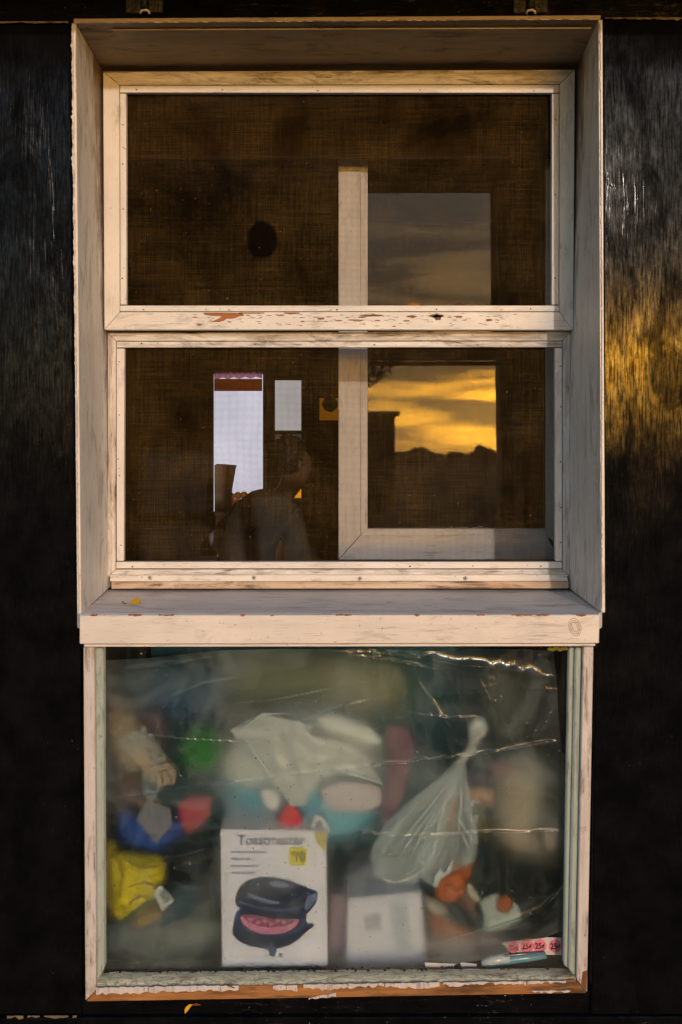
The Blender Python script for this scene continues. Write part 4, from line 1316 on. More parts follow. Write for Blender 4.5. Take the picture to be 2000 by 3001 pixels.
    ink([(728, 2617), (760, 2630), (800, 2640), (820, 2642), (818, 2651), (790, 2648), (750, 2638), (726, 2625)], 8, M['bluelight'], 'printed_highlight')
    ink([(902, 2626), (928, 2618), (929, 2632), (915, 2655), (896, 2672), (893, 2660)], 8, M['bluelight'], 'printed_highlight')
    ink(E(818, 2592, 30, 9, 0, 360, 18, 8), 8, M['bluelight'], 'printed_badge')
    ink([(775, 2772), (812, 2776), (810, 2790), (806, 2802), (796, 2804), (789, 2800), (788, 2786), (776, 2780)], 2, M['navy2'], 'printed_latch')
    ink(E(824, 2800, 6, 5), 2, M['greyink'], 'printed_mark')
carton()

M['yellow'] = plain('yellow plush', (0.78, 0.58, 0.004), 0.85, 0.30, 34, 0.8)
M['yellow_d'] = plain('deep yellow plush', (0.50, 0.36, 0.004), 0.85, 0.2, 60, 0.6)
M['yellow_seam'] = plain('ochre stitching', (0.34, 0.22, 0.004), 0.8)
ycl = root('plush_cushion', P(385, 2700, 0.10), 'bright yellow plush cushion in the lower corner beside the frame', 'cushion')
obj('body', *pad([(325, 2492), (400, 2500), (478, 2508), (486, 2560), (470, 2610), (452, 2640), (400, 2672), (362, 2688), (328, 2665), (322, 2580)], 0.105, 0.075), M['yellow'], ycl, smooth=True)
obj('side_flap', *pad([(296, 2452), (340, 2462), (345, 2510), (336, 2560), (330, 2660), (300, 2650), (294, 2550)], 0.128, 0.05), M['yellow_d'], ycl, smooth=True)
for q_ in [[(345, 2510), (360, 2560), (352, 2620), (366, 2676)], [(372, 2520), (410, 2545), (455, 2540), (476, 2528)], [(380, 2600), (420, 2585), (462, 2600)], [(376, 2650), (410, 2628), (440, 2630)]]:
    obj('seam', *tube([P(*p, .0655) for p in q_], [.0008] + [.002] * (len(q_) - 2) + [.0008], 6), M['yellow_seam'], ycl, smooth=True)
M['tagwhite'] = plain('white tag card', (0.62, 0.62, 0.60), 0.5, 0.1)
tg = root('hang_tag', P(475, 2660, 0.066), 'small white barcode tag hanging beside the yellow cushion', 'tag')
obj('card', *slab([(449, 2613), (472, 2594), (502, 2625), (510, 2640), (480, 2668), (474, 2666)], 0.0665, 0.001), M['tagwhite'], tg)
bars = []
d1 = np.array([0.66, -0.75]); d2 = np.array([0.62, 0.78])
for i in range(9):
    o_ = np.array([466, 2622]) + d2 * (i * 4.2) * 0.9
    w_ = 1.1 + (i * 7 % 3) * 0.5
    e_ = o_ + d1 * 24
    bars.append(slab([tuple(o_), tuple(e_), tuple(e_ + d2 * w_), tuple(o_ + d2 * w_)], 0.0659, 0.0006))
obj('printed_barcode', *merge(bars), M['blackink'], tg)
text('TY', 0.009, M['blackink'], tg, 'printed_word', P(464, 2620, 0.0658), rot=R(-52)) if False else None
M['green'] = plain('green ribbon', (0.015, 0.13, 0.04), 0.6)
thing_mesh('green_ribbon', tube([P(452, 2636, .068), P(430, 2650, .067), P(405, 2665, .069), P(385, 2680, .074), P(350, 2700, .09)], [.0028, .003, .003, .004, .006], 8), M['green'], 'thin green ribbon running under the yellow cushion to the tag', 'ribbon')
M['ochre'] = plain('ochre plush', (0.42, 0.26, 0.08), 0.85, 0.2, 50, 0.5)
thing_mesh('ochre_toy', pad([(390, 2690), (450, 2650), (480, 2650), (480, 2680), (440, 2700), (400, 2715), (385, 2705)], 0.115, 0.04), M['ochre'], 'ochre plush foot poking out under the yellow cushion', 'plush toy')
M['dgreen'] = plain('dark green cloth', (0.006, 0.075, 0.055), 0.8)
thing_mesh('green_scarf', pad([(350, 2700), (400, 2712), (450, 2695), (452, 2715), (400, 2735), (352, 2735)], 0.14, 0.03), M['dgreen'], 'dark green cloth crumpled under the ochre plush foot', 'cloth')

# plush doll arm in a clear wrapper
M['beige'] = plain('beige plush', (0.50, 0.36, 0.26), 0.85, 0.15, 40, 0.4)
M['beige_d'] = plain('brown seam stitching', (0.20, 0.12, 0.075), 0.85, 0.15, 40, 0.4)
M['beige_l'] = plain('pale beige cloth', (0.55, 0.47, 0.38), 0.85, 0.15, 30, 0.4)
da = root('doll_arm', P(430, 2330, 0.09), 'beige stuffed doll arm in a crinkled clear wrapper, above the blue bag', 'doll')
obj('arm', *tube([P(335, 2040, .20), P(355, 2110, .15), P(385, 2160, .118), P(425, 2205, .100), P(462, 2245, .097), P(490, 2270, .098), P(500, 2290, .100)], [.030, .034, .034, .030, .027, .025, .012], 16), M['beige'], da, smooth=True)
obj('hand', *pad([(462, 2238), (498, 2232), (520, 2262), (516, 2292), (506, 2302), (496, 2294), (478, 2308), (460, 2296), (452, 2268)], 0.086, 0.022, amp=0.25, seed=3), M['beige'], da)
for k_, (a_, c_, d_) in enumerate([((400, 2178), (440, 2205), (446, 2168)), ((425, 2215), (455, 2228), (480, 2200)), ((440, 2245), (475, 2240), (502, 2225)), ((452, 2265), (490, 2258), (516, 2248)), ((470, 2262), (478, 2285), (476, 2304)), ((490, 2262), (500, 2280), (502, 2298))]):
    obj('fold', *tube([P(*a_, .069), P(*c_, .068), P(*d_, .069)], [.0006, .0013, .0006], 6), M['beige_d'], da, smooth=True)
V, F = [], []
q = random.Random(4)
N1, N2 = 26, 9
ax = [np.array(p) for p in [(385, 2150), (420, 2190), (455, 2240), (455, 2300), (445, 2345)]]
for i in range(N1 + 1):
    t = i / N1 * (len(ax) - 1); a_ = int(min(t, len(ax) - 2)); c = ax[a_] + (ax[a_ + 1] - ax[a_]) * (t - a_)
    for j in range(N2 + 1):
        s_ = j / N2 - 0.5
        wd = 90 if i < 18 else 90 - (i - 18) * 7
        V.append(P(c[0] + s_ * wd * 0.8 + q.uniform(-4, 4), c[1] - s_ * wd * 0.5 + q.uniform(-4, 4), 0.0665 + 0.006 * abs(math.sin(j * 1.7 + i * 0.9)) + 0.012 * (abs(s_) * 2) ** 2))
for i in range(N1):
    for j in range(N2):
        a_ = i * (N2 + 1) + j
        F.append((a_, a_ + 1, a_ + N2 + 2, a_ + N2 + 1))
obj('wrapper', V, F, M['film_clear'], da)
thing_mesh('beige_bundle', pad([(310, 1990), (350, 2000), (370, 2100), (390, 2200), (420, 2260), (385, 2270), (340, 2200), (312, 2120)], 0.20, 0.06), M['beige_l'], 'pale beige bundle behind the doll arm', 'bundle')
M['mauve'] = plain('mauve cloth', (0.20, 0.10, 0.12), 0.85, 0.2)
thing_mesh('mauve_cushion', pad([(400, 2080), (470, 2070), (500, 2150), (480, 2220), (420, 2180)], 0.21, 0.08), M['mauve'], 'mauve cushion behind the doll arm', 'cushion')
thing_mesh('mauve_cloth', pad([(355, 2260), (420, 2280), (420, 2350), (370, 2350), (350, 2300)], 0.18, 0.06), M['mauve'], 'mauve cloth hanging under the beige bundle', 'cloth')
M['leafgreen'] = plain('bright green plush', (0.02, 0.20, 0.03), 0.85, 0.15)
thing_mesh('green_ball', blob(P(592, 2185, .17), .048, .05, .05, .08, 2, 2), M['leafgreen'], 'bright green plush ball beside the wrapped lampshade', 'ball')
M['blue'] = plain('royal blue cloth', (0.006, 0.06, 0.36), 0.7, 0.5, 30)
thing_mesh('blue_bag', pad([(350, 2365), (470, 2395), (560, 2385), (540, 2440), (470, 2480), (400, 2475), (345, 2440)], 0.125, 0.06), M['blue'], 'royal blue cloth bag above the yellow cushion', 'bag')
M['greydia'] = plain('grey lilac card', (0.21, 0.20, 0.24), 0.7, 0.1)
thing_mesh('grey_card', slab([(400, 2400), (430, 2345), (500, 2370), (505, 2415), (458, 2472)], 0.078, 0.004), M['greydia'], 'pointed grey card in front of the blue bag', 'card', smooth=False)
M['redpink'] = plain('red pink cloth', (0.46, 0.06, 0.09), 0.8, 0.3, 40)
thing_mesh('red_cloth', pad([(520, 2350), (560, 2330), (622, 2330), (615, 2390), (580, 2425), (550, 2440), (530, 2410)], 0.098, 0.03), M['redpink'], 'red and pink cloth scrap beside the blue bag', 'cloth')
M['rosy'] = plain('dull rose cloth', (0.28, 0.15, 0.12), 0.8, 0.2)
thing_mesh('rose_cloth', pad([(405, 2345), (470, 2335), (480, 2365), (440, 2375), (408, 2372)], 0.095, 0.02), M['rosy'], 'dull rose cloth under the wrapped doll arm', 'cloth')

# wrapped lampshade in the middle
M['cream'] = plain('cream shade cloth', (0.90, 0.88, 0.82), 0.8, 0.08, 12, 0.2)
M['skyband'] = plain('pale blue skirt', (0.16, 0.46, 0.60), 0.8, 0.25, 8)
M['pinkgrey'] = plain('pink grey cloth', (0.66, 0.56, 0.58), 0.8, 0.1, 8)
lsd = root('wrapped_lampshade', P(895, 2390, .24), 'wide cream lampshade wrapped in clear plastic, above the printed carton', 'lampshade')
c = P(890, 2390, .255)
kd = K * (1 + .255 / D)
H = lambda py: (2390 - py) * kd
obj('shade', *lathe(c, [(226 * kd, H(2330)), (238 * kd, H(2290)), (236 * kd, H(2230)), (222 * kd, H(2170)), (190 * kd, H(2115)), (120 * kd, H(2075)), (40 * kd, H(2055))], 40, 0.62, 0.012, 1, 7), M['cream'], lsd, smooth=True)
obj('skirt', *lathe(c, [(205 * kd, H(2388)), (228 * kd, H(2382)), (240 * kd, H(2350)), (246 * kd, H(2300)), (243 * kd, H(2255)), (232 * kd, H(2250))], 40, 0.62, 0.02, 2, 9), M['skyband'], lsd, smooth=True)
obj('rosette', *pad([(940, 2310), (1000, 2285), (1110, 2300), (1122, 2345), (1090, 2375), (1000, 2378), (950, 2360)], 0.088, 0.02), M['pinkgrey'], lsd, smooth=True)
obj('fold', *pad([(915, 2095), (990, 2088), (1080, 2120), (1124, 2168), (1112, 2184), (1040, 2160), (960, 2135)], 0.112, 0.035), M['cream'], lsd, smooth=True)
for pts in [[(703, 2140), (770, 2240), (856, 2362)], [(700, 2165), (706, 2140), (770, 2092), (850, 2092)], [(905, 2140), (934, 2200), (930, 2260), (898, 2365)], [(850, 2120), (862, 2150), (905, 2168), (934, 2205)], [(935, 2242), (1030, 2268), (1123, 2296), (1112, 2240)], [(1030, 2180), (1075, 2240), (1100, 2285)], [(852, 2205), (905, 2222), (975, 2246)], [(760, 2110), (820, 2170), (850, 2205)]]:
    obj('film_edge', *tube([P(*p, .0610) for p in pts], [.0006] + [.0020] * (len(pts) - 2) + [.0006], 6), M['whiteplastic'], lsd, smooth=True)
def sheetlet(name, pts, y, parent, mat, amp=0.003, seed=0, n=14, folds=9.0):
    """thin crumpled film over a quadrilateral in pixels (TL, TR, BR, BL)"""
    q = [np.array(p, float) for p in pts]
    V, F = [], []
    for i in range(n + 1):
        for j in range(n + 1):
            u, v_ = j / n, i / n
            p = (q[0] * (1 - u) + q[1] * u) * (1 - v_) + (q[3] * (1 - u) + q[2] * u) * v_
            V.append(P(p[0], p[1], y + amp * math.sin(u * folds + seed) * (0.4 + v_) + amp * mnoise.noise(Vector((u * 5, v_ * 5, seed)))))
    for i in range(n):
        for j in range(n):
            a_ = i * (n + 1) + j
            F.append((a_, a_ + 1, a_ + n + 2, a_ + n + 1))
    return obj(name, V, F, mat, parent)
sheetlet('wrapper', [(703, 2140), (860, 2120), (900, 2360), (856, 2362)], 0.072, lsd, M['film_white'], 0.003, 1)
sheetlet('wrapper', [(848, 2115), (905, 2140), (938, 2200), (898, 2365)], 0.070, lsd, M['film_white'], 0.0025, 3)
sheetlet('wrapper', [(675, 2140), (770, 2090), (930, 2130), (705, 2165)], 0.074, lsd, M['film_white'], 0.002, 5)
sheetlet('wrapper', [(866, 2140), (1030, 2180), (1123, 2294), (935, 2240)], 0.071, lsd, M['film_white'], 0.003, 2)
sheetlet('wrapper', [(860, 2180), (940, 2195), (975, 2246), (852, 2205)], 0.0685, lsd, M['film_white'], 0.001, 4)
M['offwhite'] = plain('off white cloth', (0.82, 0.78, 0.82), 0.8, 0.1)
thing_mesh('white_felt', pad([(758, 2312), (800, 2308), (826, 2340), (815, 2370), (800, 2376), (772, 2356)], 0.098, 0.02), M['offwhite'], 'white felt scrap beside the red pentagon', 'cloth')
M['purple'] = plain('dark purple', (0.05, 0.01, 0.08), 0.6)
M['red'] = plain('bright red felt', (0.75, 0.006, 0.03), 0.7, 0.1)
rp = root('red_badge', P(852, 2432, .085), 'bright red pentagon with a purple rim standing behind the printed carton', 'badge')
obj('rim', *pad([(805, 2375), (840, 2342), (870, 2350), (895, 2385), (890, 2400), (884, 2432), (826, 2430), (810, 2400)], 0.104, 0.02), M['purple'], rp, smooth=True)
obj('face', *pad([(815, 2392), (844, 2352), (868, 2362), (886, 2398), (886, 2446), (830, 2446)], 0.088, 0.012), M['red'], rp, smooth=True)
thing_mesh('white_hanger', merge([tube([P(886, 2432, .079), P(908, 2430, .079), P(916, 2424, .079), P(930, 2390, .079), P(942, 2398, .079), P(956, 2422, .079), P(967, 2436, .078)], .0042, 8)]), M['whiteplastic'], 'small white plastic hanger over the corner of the printed carton', 'hanger')

# purple ribbon, clear bags, orange things at the right
M['plum'] = plain('plum cloth', (0.20, 0.075, 0.11), 0.8, 0.2, 14)
thing_mesh('plum_sash', pad([(1128, 2120), (1200, 2130), (1218, 2200), (1190, 2300), (1176, 2360), (1130, 2420), (1112, 2400), (1122, 2310), (1142, 2230)], 0.115, 0.02), M['plum'], 'plum coloured cloth band beside the knotted plastic bag', 'cloth')
bag = root('plastic_bag', P(1230, 2590, .075), 'knotted translucent white plastic bag hanging beside the plum band', 'plastic bag')
def bagshape(axis, radii, flat, folds, seed, y0, n=48):
    V, F = [], []
    axp = [np.array(p, float) for p in axis]
    m = 34
    L = len(axp) - 1
    for i in range(m + 1):
        t = i / m * L; a_ = int(min(t, L - 1)); fr_ = t - a_
        c = axp[a_] + (axp[a_ + 1] - axp[a_]) * fr_
        rd = radii[a_] + (radii[a_ + 1] - radii[a_]) * fr_
        d = axp[a_ + 1] - axp[a_]; d = d / np.linalg.norm(d); nn = np.array([-d[1], d[0]])
        for k in range(n):
            q = 2 * math.pi * k / n
            w_ = 1 + 0.17 * math.sin(folds * q + seed + 0.3 * math.sin(2 * t)) * min(1, t) + 0.10 * math.sin((folds * 2 + 3) * q + 2.2 * seed + 0.5 * t)
            e = rd * w_
            p = c + nn * e * math.cos(q)
            V.append(P(p[0], p[1], y0 + flat * e * K * (1 + math.sin(q))))
    for i in range(m):
        for k in range(n):
            j = (k + 1) % n
            F.append((i * n + k, i * n + j, (i + 1) * n + j, (i + 1) * n + k))
    return V, F
obj('bag_body', *bagshape([(1352, 2225), (1310, 2300), (1262, 2370), (1205, 2460), (1165, 2530), (1150, 2570), (1148, 2588)], [9, 26, 52, 78, 74, 48, 6], 0.35, 6, 1.0, 0.068), M['film_clear'], bag, smooth=False)
obj('bag_body', *bagshape([(1356, 2225), (1345, 2290), (1335, 2360), (1328, 2420), (1316, 2480), (1262, 2560), (1240, 2572)], [8, 24, 46, 66, 72, 50, 8], 0.3, 5, 2.0, 0.074), M['film_clear'], bag, smooth=False)
obj('knot', *pad([(1370, 2120), (1392, 2098), (1424, 2104), (1430, 2140), (1400, 2180), (1376, 2190)], 0.085, 0.02, amp=0.3), M['film_white'], bag, smooth=True)
obj('neck', *tube([P(1386, 2185, .085), P(1370, 2205, .08), P(1352, 2230, .076)], [.012, .008, .008], 10), M['film_white'], bag, smooth=True)
for pts in [[(1318, 2372), (1350, 2410), (1385, 2460), (1402, 2480)], [(1345, 2330), (1322, 2322), (1310, 2340), (1270, 2410), (1245, 2440)], [(1340, 2250), (1270, 2352), (1205, 2430), (1125, 2528)], [(1345, 2420), (1370, 2480), (1385, 2500)], [(1330, 2290), (1240, 2440), (1180, 2560)], [(1300, 2330), (1190, 2480), (1140, 2580)], [(1325, 2300), (1290, 2400), (1270, 2500), (1220, 2560)], [(1350, 2260), (1352, 2350), (1340, 2480)], [(1110, 2540), (1124, 2575), (1160, 2588), (1210, 2570), (1260, 2535)], [(1380, 2130), (1395, 2150), (1412, 2128)], [(1376, 2160), (1398, 2165), (1420, 2140)]]:
    obj('crease', *tube([P(*p, .0605) for p in pts], [.0004] + [.0013] * (len(pts) - 2) + [.0004], 6), M['whiteplastic'], bag, smooth=True)
M['yellowcard'] = plain('yellow card', (0.68, 0.54, 0.03), 0.5)
thing_mesh('yellow_label', slab([(1252, 2445), (1260, 2432), (1266, 2450), (1262, 2458), (1272, 2470), (1266, 2485), (1256, 2470)], 0.098, 0.002), M['yellowcard'], 'small yellow label inside the knotted bag', 'label', smooth=False)
M['orangecloth'] = plain('orange cloth', (0.58, 0.17, 0.04), 0.8, 0.15)
thing_mesh('orange_strip', pad([(1318, 2318), (1336, 2300), (1338, 2340), (1328, 2400), (1318, 2440), (1310, 2420), (1312, 2370)], 0.090, 0.012), M['orangecloth'], 'upright orange strip beside the knotted bag', 'strip')
M['peach'] = plain('peach cloth', (0.52, 0.30, 0.20), 0.8, 0.25, 30)
M['sage'] = plain('sage green cloth', (0.10, 0.16, 0.13), 0.8)
M['plum2'] = plain('dark plum petal', (0.12, 0.05, 0.10), 0.8)
fb = root('flower_posy', P(1390, 2450, .11), 'posy of peach, white and plum cloth flowers behind the bag', 'artificial flowers')
for q_, m_, yy in [([(1345, 2320), (1400, 2300), (1450, 2320), (1440, 2350), (1380, 2352), (1345, 2345)], 'peach', .12), ([(1360, 2350), (1400, 2340), (1420, 2370), (1390, 2410), (1360, 2390)], 'offwhite', .105), ([(1385, 2372), (1405, 2355), (1420, 2362), (1410, 2378), (1392, 2394)], 'sage', .088), ([(1355, 2400), (1390, 2390), (1395, 2430), (1370, 2450), (1350, 2430)], 'plum2', .11), ([(1340, 2270), (1420, 2265), (1430, 2300), (1350, 2305)], 'plum2', .17)]:
    obj('petal', *pad(q_, yy, 0.015), M[m_], fb, smooth=True)
for a_, b2 in [((1375, 2390), (1405, 2355)), ((1404, 2360), (1430, 2440)), ((1395, 2400), (1425, 2460))]:
    obj('stem', *tube([P(*a_, .084), P((a_[0] + b2[0]) / 2 + 3, (a_[1] + b2[1]) / 2, .082), P(*b2, .086)], .0008, 6), M['yellowcard'], fb)
M['pink2'] = plain('rose pink cloth', (0.34, 0.10, 0.12), 0.8)
thing_mesh('pink_cloth', pad([(1435, 2235), (1490, 2230), (1500, 2262), (1445, 2270)], 0.15, 0.02), M['pink2'], 'rose pink cloth above the cloth flowers', 'cloth')
M['buff'] = plain('buff plush', (0.56, 0.45, 0.33), 0.85, 0.2, 12, 0.4)
thing_mesh('buff_plush', pad([(1440, 2260), (1560, 2180), (1660, 2200), (1668, 2330), (1664, 2480), (1600, 2500), (1500, 2490), (1440, 2440)], 0.20, 0.12), M['buff'], 'big buff plush toy against the end of the cabinet', 'plush toy')
thing_mesh('buff_paw', pad([(1585, 2430), (1620, 2400), (1655, 2420), (1655, 2475), (1625, 2495), (1592, 2480)], 0.095, 0.04), M['beige'], 'beige plush paw resting against the plastic beside the frame', 'plush toy')
def knob_mat():
    b = MB('orange print with dark loops')
    vo = b.n.new('ShaderNodeTexVoronoi')
    vo.feature = 'F1'
    b.l.new(b.tc.outputs['Object'], vo.inputs['Vector'])
    vo.inputs['Scale'].default_value = 95
    ring = b.math('LESS_THAN', b.math('ABSOLUTE', b.math('SUBTRACT', vo.outputs['Distance'], 0.33)), 0.085)
    c = b.mix(b.math('MULTIPLY', ring, 0.85), (0.56, 0.115, 0.008), (0.13, 0.022, 0.004))
    p = b.bsdf(Base_Color=c, Roughness=0.7)
    return b.done(p.outputs[0])
M['loops'] = knob_mat()
M['rustcloth'] = plain('rust cloth', (0.40, 0.09, 0.015), 0.8, 0.2)
ok_ = root('patterned_foot', P(1310, 2645, .07), 'orange doll foot printed with dark loops, beneath the knotted bag', 'doll foot')
obj('foot', *pad([(1272, 2620), (1284, 2575), (1320, 2555), (1350, 2550), (1364, 2570), (1362, 2610), (1340, 2638), (1308, 2642), (1282, 2636)], 0.078, 0.030), M['loops'], ok_, smooth=True)
obj('ankle', *pad([(1318, 2530), (1375, 2520), (1385, 2545), (1362, 2590), (1330, 2570)], 0.092, 0.03), M['rustcloth'], ok_, smooth=True)
obj('cuff', *pad([(1300, 2505), (1370, 2500), (1400, 2520), (1330, 2528)], 0.12, 0.03), M['peach'], ok_, smooth=True)
M['palewhite'] = plain('white felt', (0.62, 0.66, 0.66), 0.7, 0.08)
thing_mesh('white_strap', merge([slab([(1271, 2600), (1276, 2565), (1290, 2545), (1296, 2552), (1304, 2560), (1322, 2524), (1330, 2526), (1320, 2556), (1292, 2576), (1282, 2598)], .0665, .003)]), M['palewhite'], 'torn white strap beside the orange doll foot', 'strap', smooth=False)
thing_mesh('beige_ball', pad([(1245, 2625), (1275, 2632), (1300, 2648), (1315, 2660), (1300, 2680), (1265, 2670), (1246, 2650)], 0.105, 0.03), M['beige_l'], 'small beige pad under the orange doll foot', 'plush toy')
M['orange2'] = plain('rust orange cloth', (0.42, 0.13, 0.045), 0.8, 0.2)
thing_mesh('orange_wedge', pad([(1255, 2665), (1310, 2690), (1370, 2715), (1380, 2735), (1300, 2738), (1262, 2725)], 0.10, 0.03), M['orange2'], 'rust orange cloth lying beside the plain white carton', 'cloth')
M['brownfelt'] = plain('brown felt', (0.20, 0.07, 0.03), 0.8)
thing_mesh('brown_arm', pad([(1348, 2600), (1370, 2585), (1390, 2625), (1395, 2660), (1350, 2660)], 0.10, 0.03), M['brownfelt'], 'brown felt arm beside the orange doll foot', 'plush toy')
thing_mesh('cream_strap', pad([(1365, 2590), (1380, 2588), (1410, 2635), (1400, 2645), (1375, 2628)], 0.082, 0.012), M['beige_l'], 'cream strap crossing the brown felt arm', 'strap')
M['greenwhite'] = plain('pale green white cloth', (0.48, 0.54, 0.50), 0.8, 0.15)
thing_mesh('pale_shirt', pad([(1405, 2640), (1450, 2615), (1520, 2650), (1530, 2690), (1470, 2720), (1418, 2728), (1418, 2690)], 0.080, 0.012), M['greenwhite'], 'pale folded cloth beside the blue pen', 'cloth')
thing_mesh('rust_ball', blob(P(1478, 2648, .075), .017, .009, .018, .1, 2, 4, 18, 12), M['rustcloth'], 'rust coloured felt ball on the pale folded cloth', 'ball')
pc = root('plain_carton', P(1135, 2820, .09), 'white carton with a faint pale print beside the printed carton', 'box')
obj('carton', *slab([(1020, 2634), (1235, 2612), (1250, 2825), (1014, 2832)], 0.094, 0.14), M['carton'], pc, bevel=0.002)
obj('printed_band', *slab([(1140, 2640), (1195, 2634), (1205, 2780), (1160, 2785)], 0.0932, 0.0006), plain('pale blue ink', (0.60, 0.62, 0.70), 0.5), pc)
obj('printed_patch', *slab([(1065, 2680), (1115, 2672), (1118, 2720), (1070, 2725)], 0.0932, 0.0006), plain('pale lilac ink', (0.58, 0.54, 0.62), 0.5), pc)
M['greybrown'] = plain('grey brown cloth', (0.20, 0.21, 0.19), 0.85, 0.3, 14)
thing_mesh('grey_cloth', pad([(480, 2640), (560, 2600), (640, 2650), (645, 2830), (420, 2835), (310, 2825), (310, 2740), (400, 2740)], 0.17, 0.09), M['greybrown'], 'grey brown cloth heaped between the cushion and the printed carton', 'cloth')
M['slate'] = plain('slate blue cloth', (0.04, 0.08, 0.12), 0.85, 0.3, 14)
thing_mesh('slate_cloth', pad([(300, 2700), (420, 2725), (560, 2690), (600, 2600), (520, 2590), (480, 2660), (360, 2740), (300, 2790)], 0.13, 0.03), M['slate'], 'slate blue cloth behind the barcode tag', 'cloth')
thing_mesh('pinkish_cloth', pad([(1180, 2730), (1400, 2720), (1560, 2700), (1560, 2760), (1400, 2830), (1180, 2835)], 0.13, 0.05), plain('pinkish grey cloth', (0.36, 0.27, 0.25), 0.8, 0.2, 10), 'pinkish grey cloth along the front of the shelf', 'cloth')
thing_mesh('lilac_panel', slab([(972, 2620), (1012, 2625), (1008, 2832), (968, 2832)], 0.12, 0.03), plain('lilac card', (0.34, 0.24, 0.30), 0.7), 'lilac card between the two cartons', 'card', smooth=False)
# pale backdrop things high in the cabinet
M['olive'] = plain('olive cloth', (0.34, 0.32, 0.19), 0.85, 0.3, 7)
thing_mesh('olive_blanket', pad([(640, 1930), (900, 1915), (1180, 1930), (1200, 2040), (1080, 2080), (880, 2060), (690, 2080)], 0.42, 0.12), M['olive'], 'olive blanket hanging high at the back of the cabinet', 'blanket')
M['stone'] = plain('stone grey cloth', (0.30, 0.27, 0.21), 0.85, 0.3, 7)
thing_mesh('stone_blanket', pad([(1400, 1950), (1640, 1940), (1650, 2200), (1520, 2220), (1440, 2150)], 0.36, 0.12), M['stone'], 'stone grey blanket high behind the buff plush toy', 'blanket')
M['navycloth'] = plain('blue grey cloth', (0.04, 0.10, 0.19), 0.85, 0.3, 7)
thing_mesh('blue_blanket', pad([(330, 1960), (560, 1930), (680, 1960), (650, 2090), (500, 2120), (380, 2060)], 0.36, 0.12), M['navycloth'], 'blue grey blanket high above the doll arm', 'blanket')
thing_mesh('dark_red_cloth', pad([(1470, 1905), (1560, 1900), (1590, 1930), (1500, 1938)], 0.30, 0.06), plain('dark red cloth', (0.16, 0.02, 0.02), 0.8), 'dark red cloth tucked high at the back of the cabinet', 'cloth')

# price dots, pen, torn tape
M['paper'] = plain('white paper strip', (0.70, 0.62, 0.62), 0.5, 0.08)
M['hotpink'] = plain('hot pink dot', (0.85, 0.20, 0.32), 0.5, 0.12, 30)
pd = root('price_dots', P(1600, 2800, .05), 'strip of pink 25 cent price dots in the lower corner of the display', 'price stickers')
def lin(x): return 2745 + (x - 1646) * 0.0  # upper edge
obj('backing_strip', *slab([(1470, 2762), (1604, 2748), (1646, 2749), (1648, 2800), (1600, 2799), (1500, 2790)], 0.0600, 0.0012), M['paper'], pd)
for cx_, cy_, r_ in [(1628, 2774, 19), (1583, 2773, 20), (1545, 2774, 20), (1505, 2776, 18)]:
    dt = obj('dot', *slab([(cx_ + r_ * math.cos(t), cy_ + r_ * math.sin(t)) for t in np.linspace(0, 2 * math.pi, 25)[:-1]], 0.0594, 0.0008), M['hotpink'], pd)
    text('25¢', 24 * K * 1.03, M['blackink'], dt, 'printed_price', P(cx_, cy_ + 1, 0.0589), bold=0.0004, xscale=0.82)
M['penblue'] = plain('pearly blue plastic', (0.10, 0.26, 0.34), 0.22, 0.15, 30, 0.05)
M['pengrey'] = plain('pearl grey plastic', (0.42, 0.48, 0.52), 0.22, 0.1, 30, 0.05)
pn = root('ballpoint_pen', P(1500, 2830, .05), 'pearly blue pen lying under the pink price dots', 'pen')
obj('barrel', *tube([P(1424, 2824, .052), P(1470, 2816, .052), P(1540, 2807, .052), P(1600, 2800, .053)], [.0075, .0085, .0078, .006], 16), M['penblue'], pn, smooth=True)
obj('cap', *tube([P(1411, 2822, .052), P(1413, 2822, .052), P(1440, 2816, .0515), P(1492, 2806, .0515), P(1494, 2806, .0515)], [.003, .0062, .0085, .0098, .0075], 16), M['pengrey'], pn, smooth=True)
obj('clip', *tube([P(1480, 2803, .043), P(1520, 2798, .0425), P(1545, 2796, .0435)], .0014, 6), M['steel'], pn, smooth=True)
for x0, x1 in [(1245, 1340), (1350, 1398)]:
    pts = [(x0, 2822)]
    n_ = int((x1 - x0) / 8)
    for i in range(n_):
        pts += [(x0 + 4 + i * 8, 2842 - i * 0.6), (x0 + 8 + i * 8, 2834 - i * 0.6)]
    pts += [(x1, 2826), ((x0 + x1) / 2, 2824)]
    thing_mesh('torn_tape', slab(pts, 0.0475, 0.0008), M['paper'], 'longer saw-toothed scrap of tape along the bottom of the pane' if x0 < 1300 else 'shorter saw-toothed scrap of tape near the pen', 'tape', smooth=False)

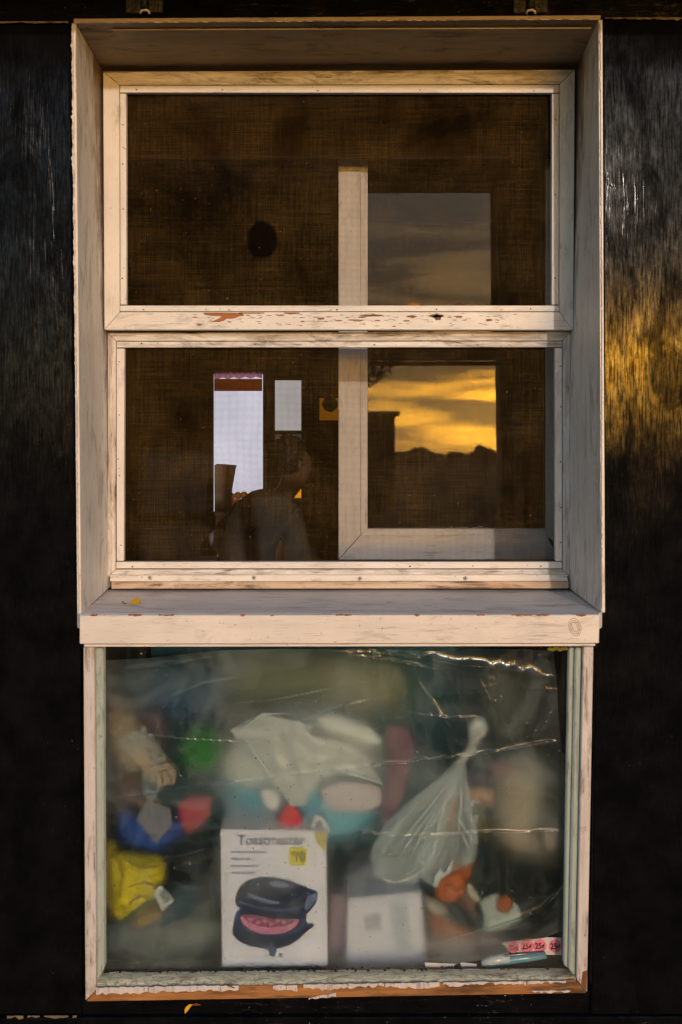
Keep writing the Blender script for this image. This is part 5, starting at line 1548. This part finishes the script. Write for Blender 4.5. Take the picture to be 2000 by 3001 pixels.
# ------------------------------------------------------------------ hinges at the top, leaves, scraps
for hx, hw, lab in [(424, 54, 'black iron hinge over the left end of the window header'), (1556, 50, 'black iron hinge over the right end of the window header')]:
    hg = root('hinge', P(hx, 40, -0.008), lab, 'hinge', 'iron hinges over the header')
    obj('plate', *slab(rect(hx - hw, -45, hx - 12, 38), -0.010, 0.004), M['iron'], hg, bevel=0.0008)
    obj('plate', *slab(rect(hx + 12, -45, hx + hw, 36), -0.010, 0.004), M['iron'], hg, bevel=0.0008)
    obj('barrel', *tube([P(hx, -45, -0.012), P(hx, 28, -0.012)], 0.0075, 12), M['iron'], hg, smooth=True)
    obj('pin_tip', *tube([P(hx - 12, 40, -0.0135), P(hx - 9, 30, -0.0175), P(hx + 6, 28, -0.0175), P(hx + 13, 33, -0.0155), P(hx + 13, 40, -0.0135)], .0022, 6), M['caulk'], hg, smooth=True)
    for sx in (-33, 33):
        for sy in (12, -32):
            s_ = obj('screw', *slab([(hx + sx + 11 * math.cos(t), sy + 11 * math.sin(t)) for t in np.linspace(0, 2 * math.pi, 15)[:-1]], -0.0118, 0.003), M['iron'], hg, bevel=0.0006)
            obj('slot', *slab([(hx + sx - 8, sy - 2), (hx + sx + 8, sy - 4), (hx + sx + 8, sy - 1), (hx + sx - 8, sy + 1)], -0.0121, 0.001), M['hole'], s_)
M['leaf'] = plain('yellow leaf', (0.72, 0.40, 0.01), 0.6, 0.2, 80)
M['leafbrown'] = plain('brown leaf stalk', (0.20, 0.06, 0.015), 0.7)
def leaf(name, pts, ys, lab, stalk):
    r0 = root(name, P(*pts[0], ys[0]), lab, 'leaf')
    n = len(pts) // 2
    V, F = [], []
    for (x, z), y in zip(pts, ys):
        V.append(P(x, z, y))
    for i in range(n - 1):
        F.append((i, i + 1, 2 * n - 2 - i, 2 * n - 1 - i))
    obj('blade', V, F, M['leaf'], r0, smooth=True)
    obj('stalk', *tube([P(*p, y) for p, y in stalk], [.0012, .002, .0006], 6), M['leafbrown'], r0)
leaf('fallen_leaf', [(374, 1771), (385, 1761), (400, 1752), (410, 1754), (413, 1764), (404, 1769), (392, 1772), (378, 1773)], [.075, .08, .085, .085, .07, .065, .065, .068], 'small yellow fallen leaf lying on the sill', [((357, 1763), .07), ((366, 1769), .07), ((376, 1772), .07)])
leaf('stuck_leaf', [(541, 2960), (546, 2951), (556, 2944), (566, 2944), (560, 2950), (556, 2956), (550, 2964), (542, 2972)], [.004, .002, .0015, .003, .006, .004, .003, .005], 'small ochre leaf stuck to the black board under the display window', [((562, 2946), .004), ((575, 2944), .003), ((588, 2946), .004)])
for hx, hr, m_, lab in [(1212, 26, 'orange', 'rounded orange scrap wedged behind the screen bottom, nearer the white stile'), (1347, 22, 'leafbrown', 'thin brown curled scrap wedged behind the screen bottom, farther from the white stile')]:
    thing_mesh('leaf_scrap', lathe(P(hx, 900, .22), [(hr * 1.13 * K, 0), (hr * 1.0 * K, 6 * K), (hr * .7 * K, 12 * K), (hr * .2 * K, 15 * K)], 14, 0.4, 0.04), M[m_], lab, 'leaf scrap')
M['moss'] = plain('yellow green moss', (0.16, 0.15, 0.015), 0.9, 0.5, 120, 0.8)
mo = merge([blob(P(1612 + i * 7.5, 1902 + 2 * math.sin(i * 2), .024), .006, .005, .0035, .4, 4, i, 8, 6) for i in range(7)])
thing_mesh('moss_tuft', mo, M['moss'], 'tuft of yellow green moss under the sill near the display corner', 'moss')
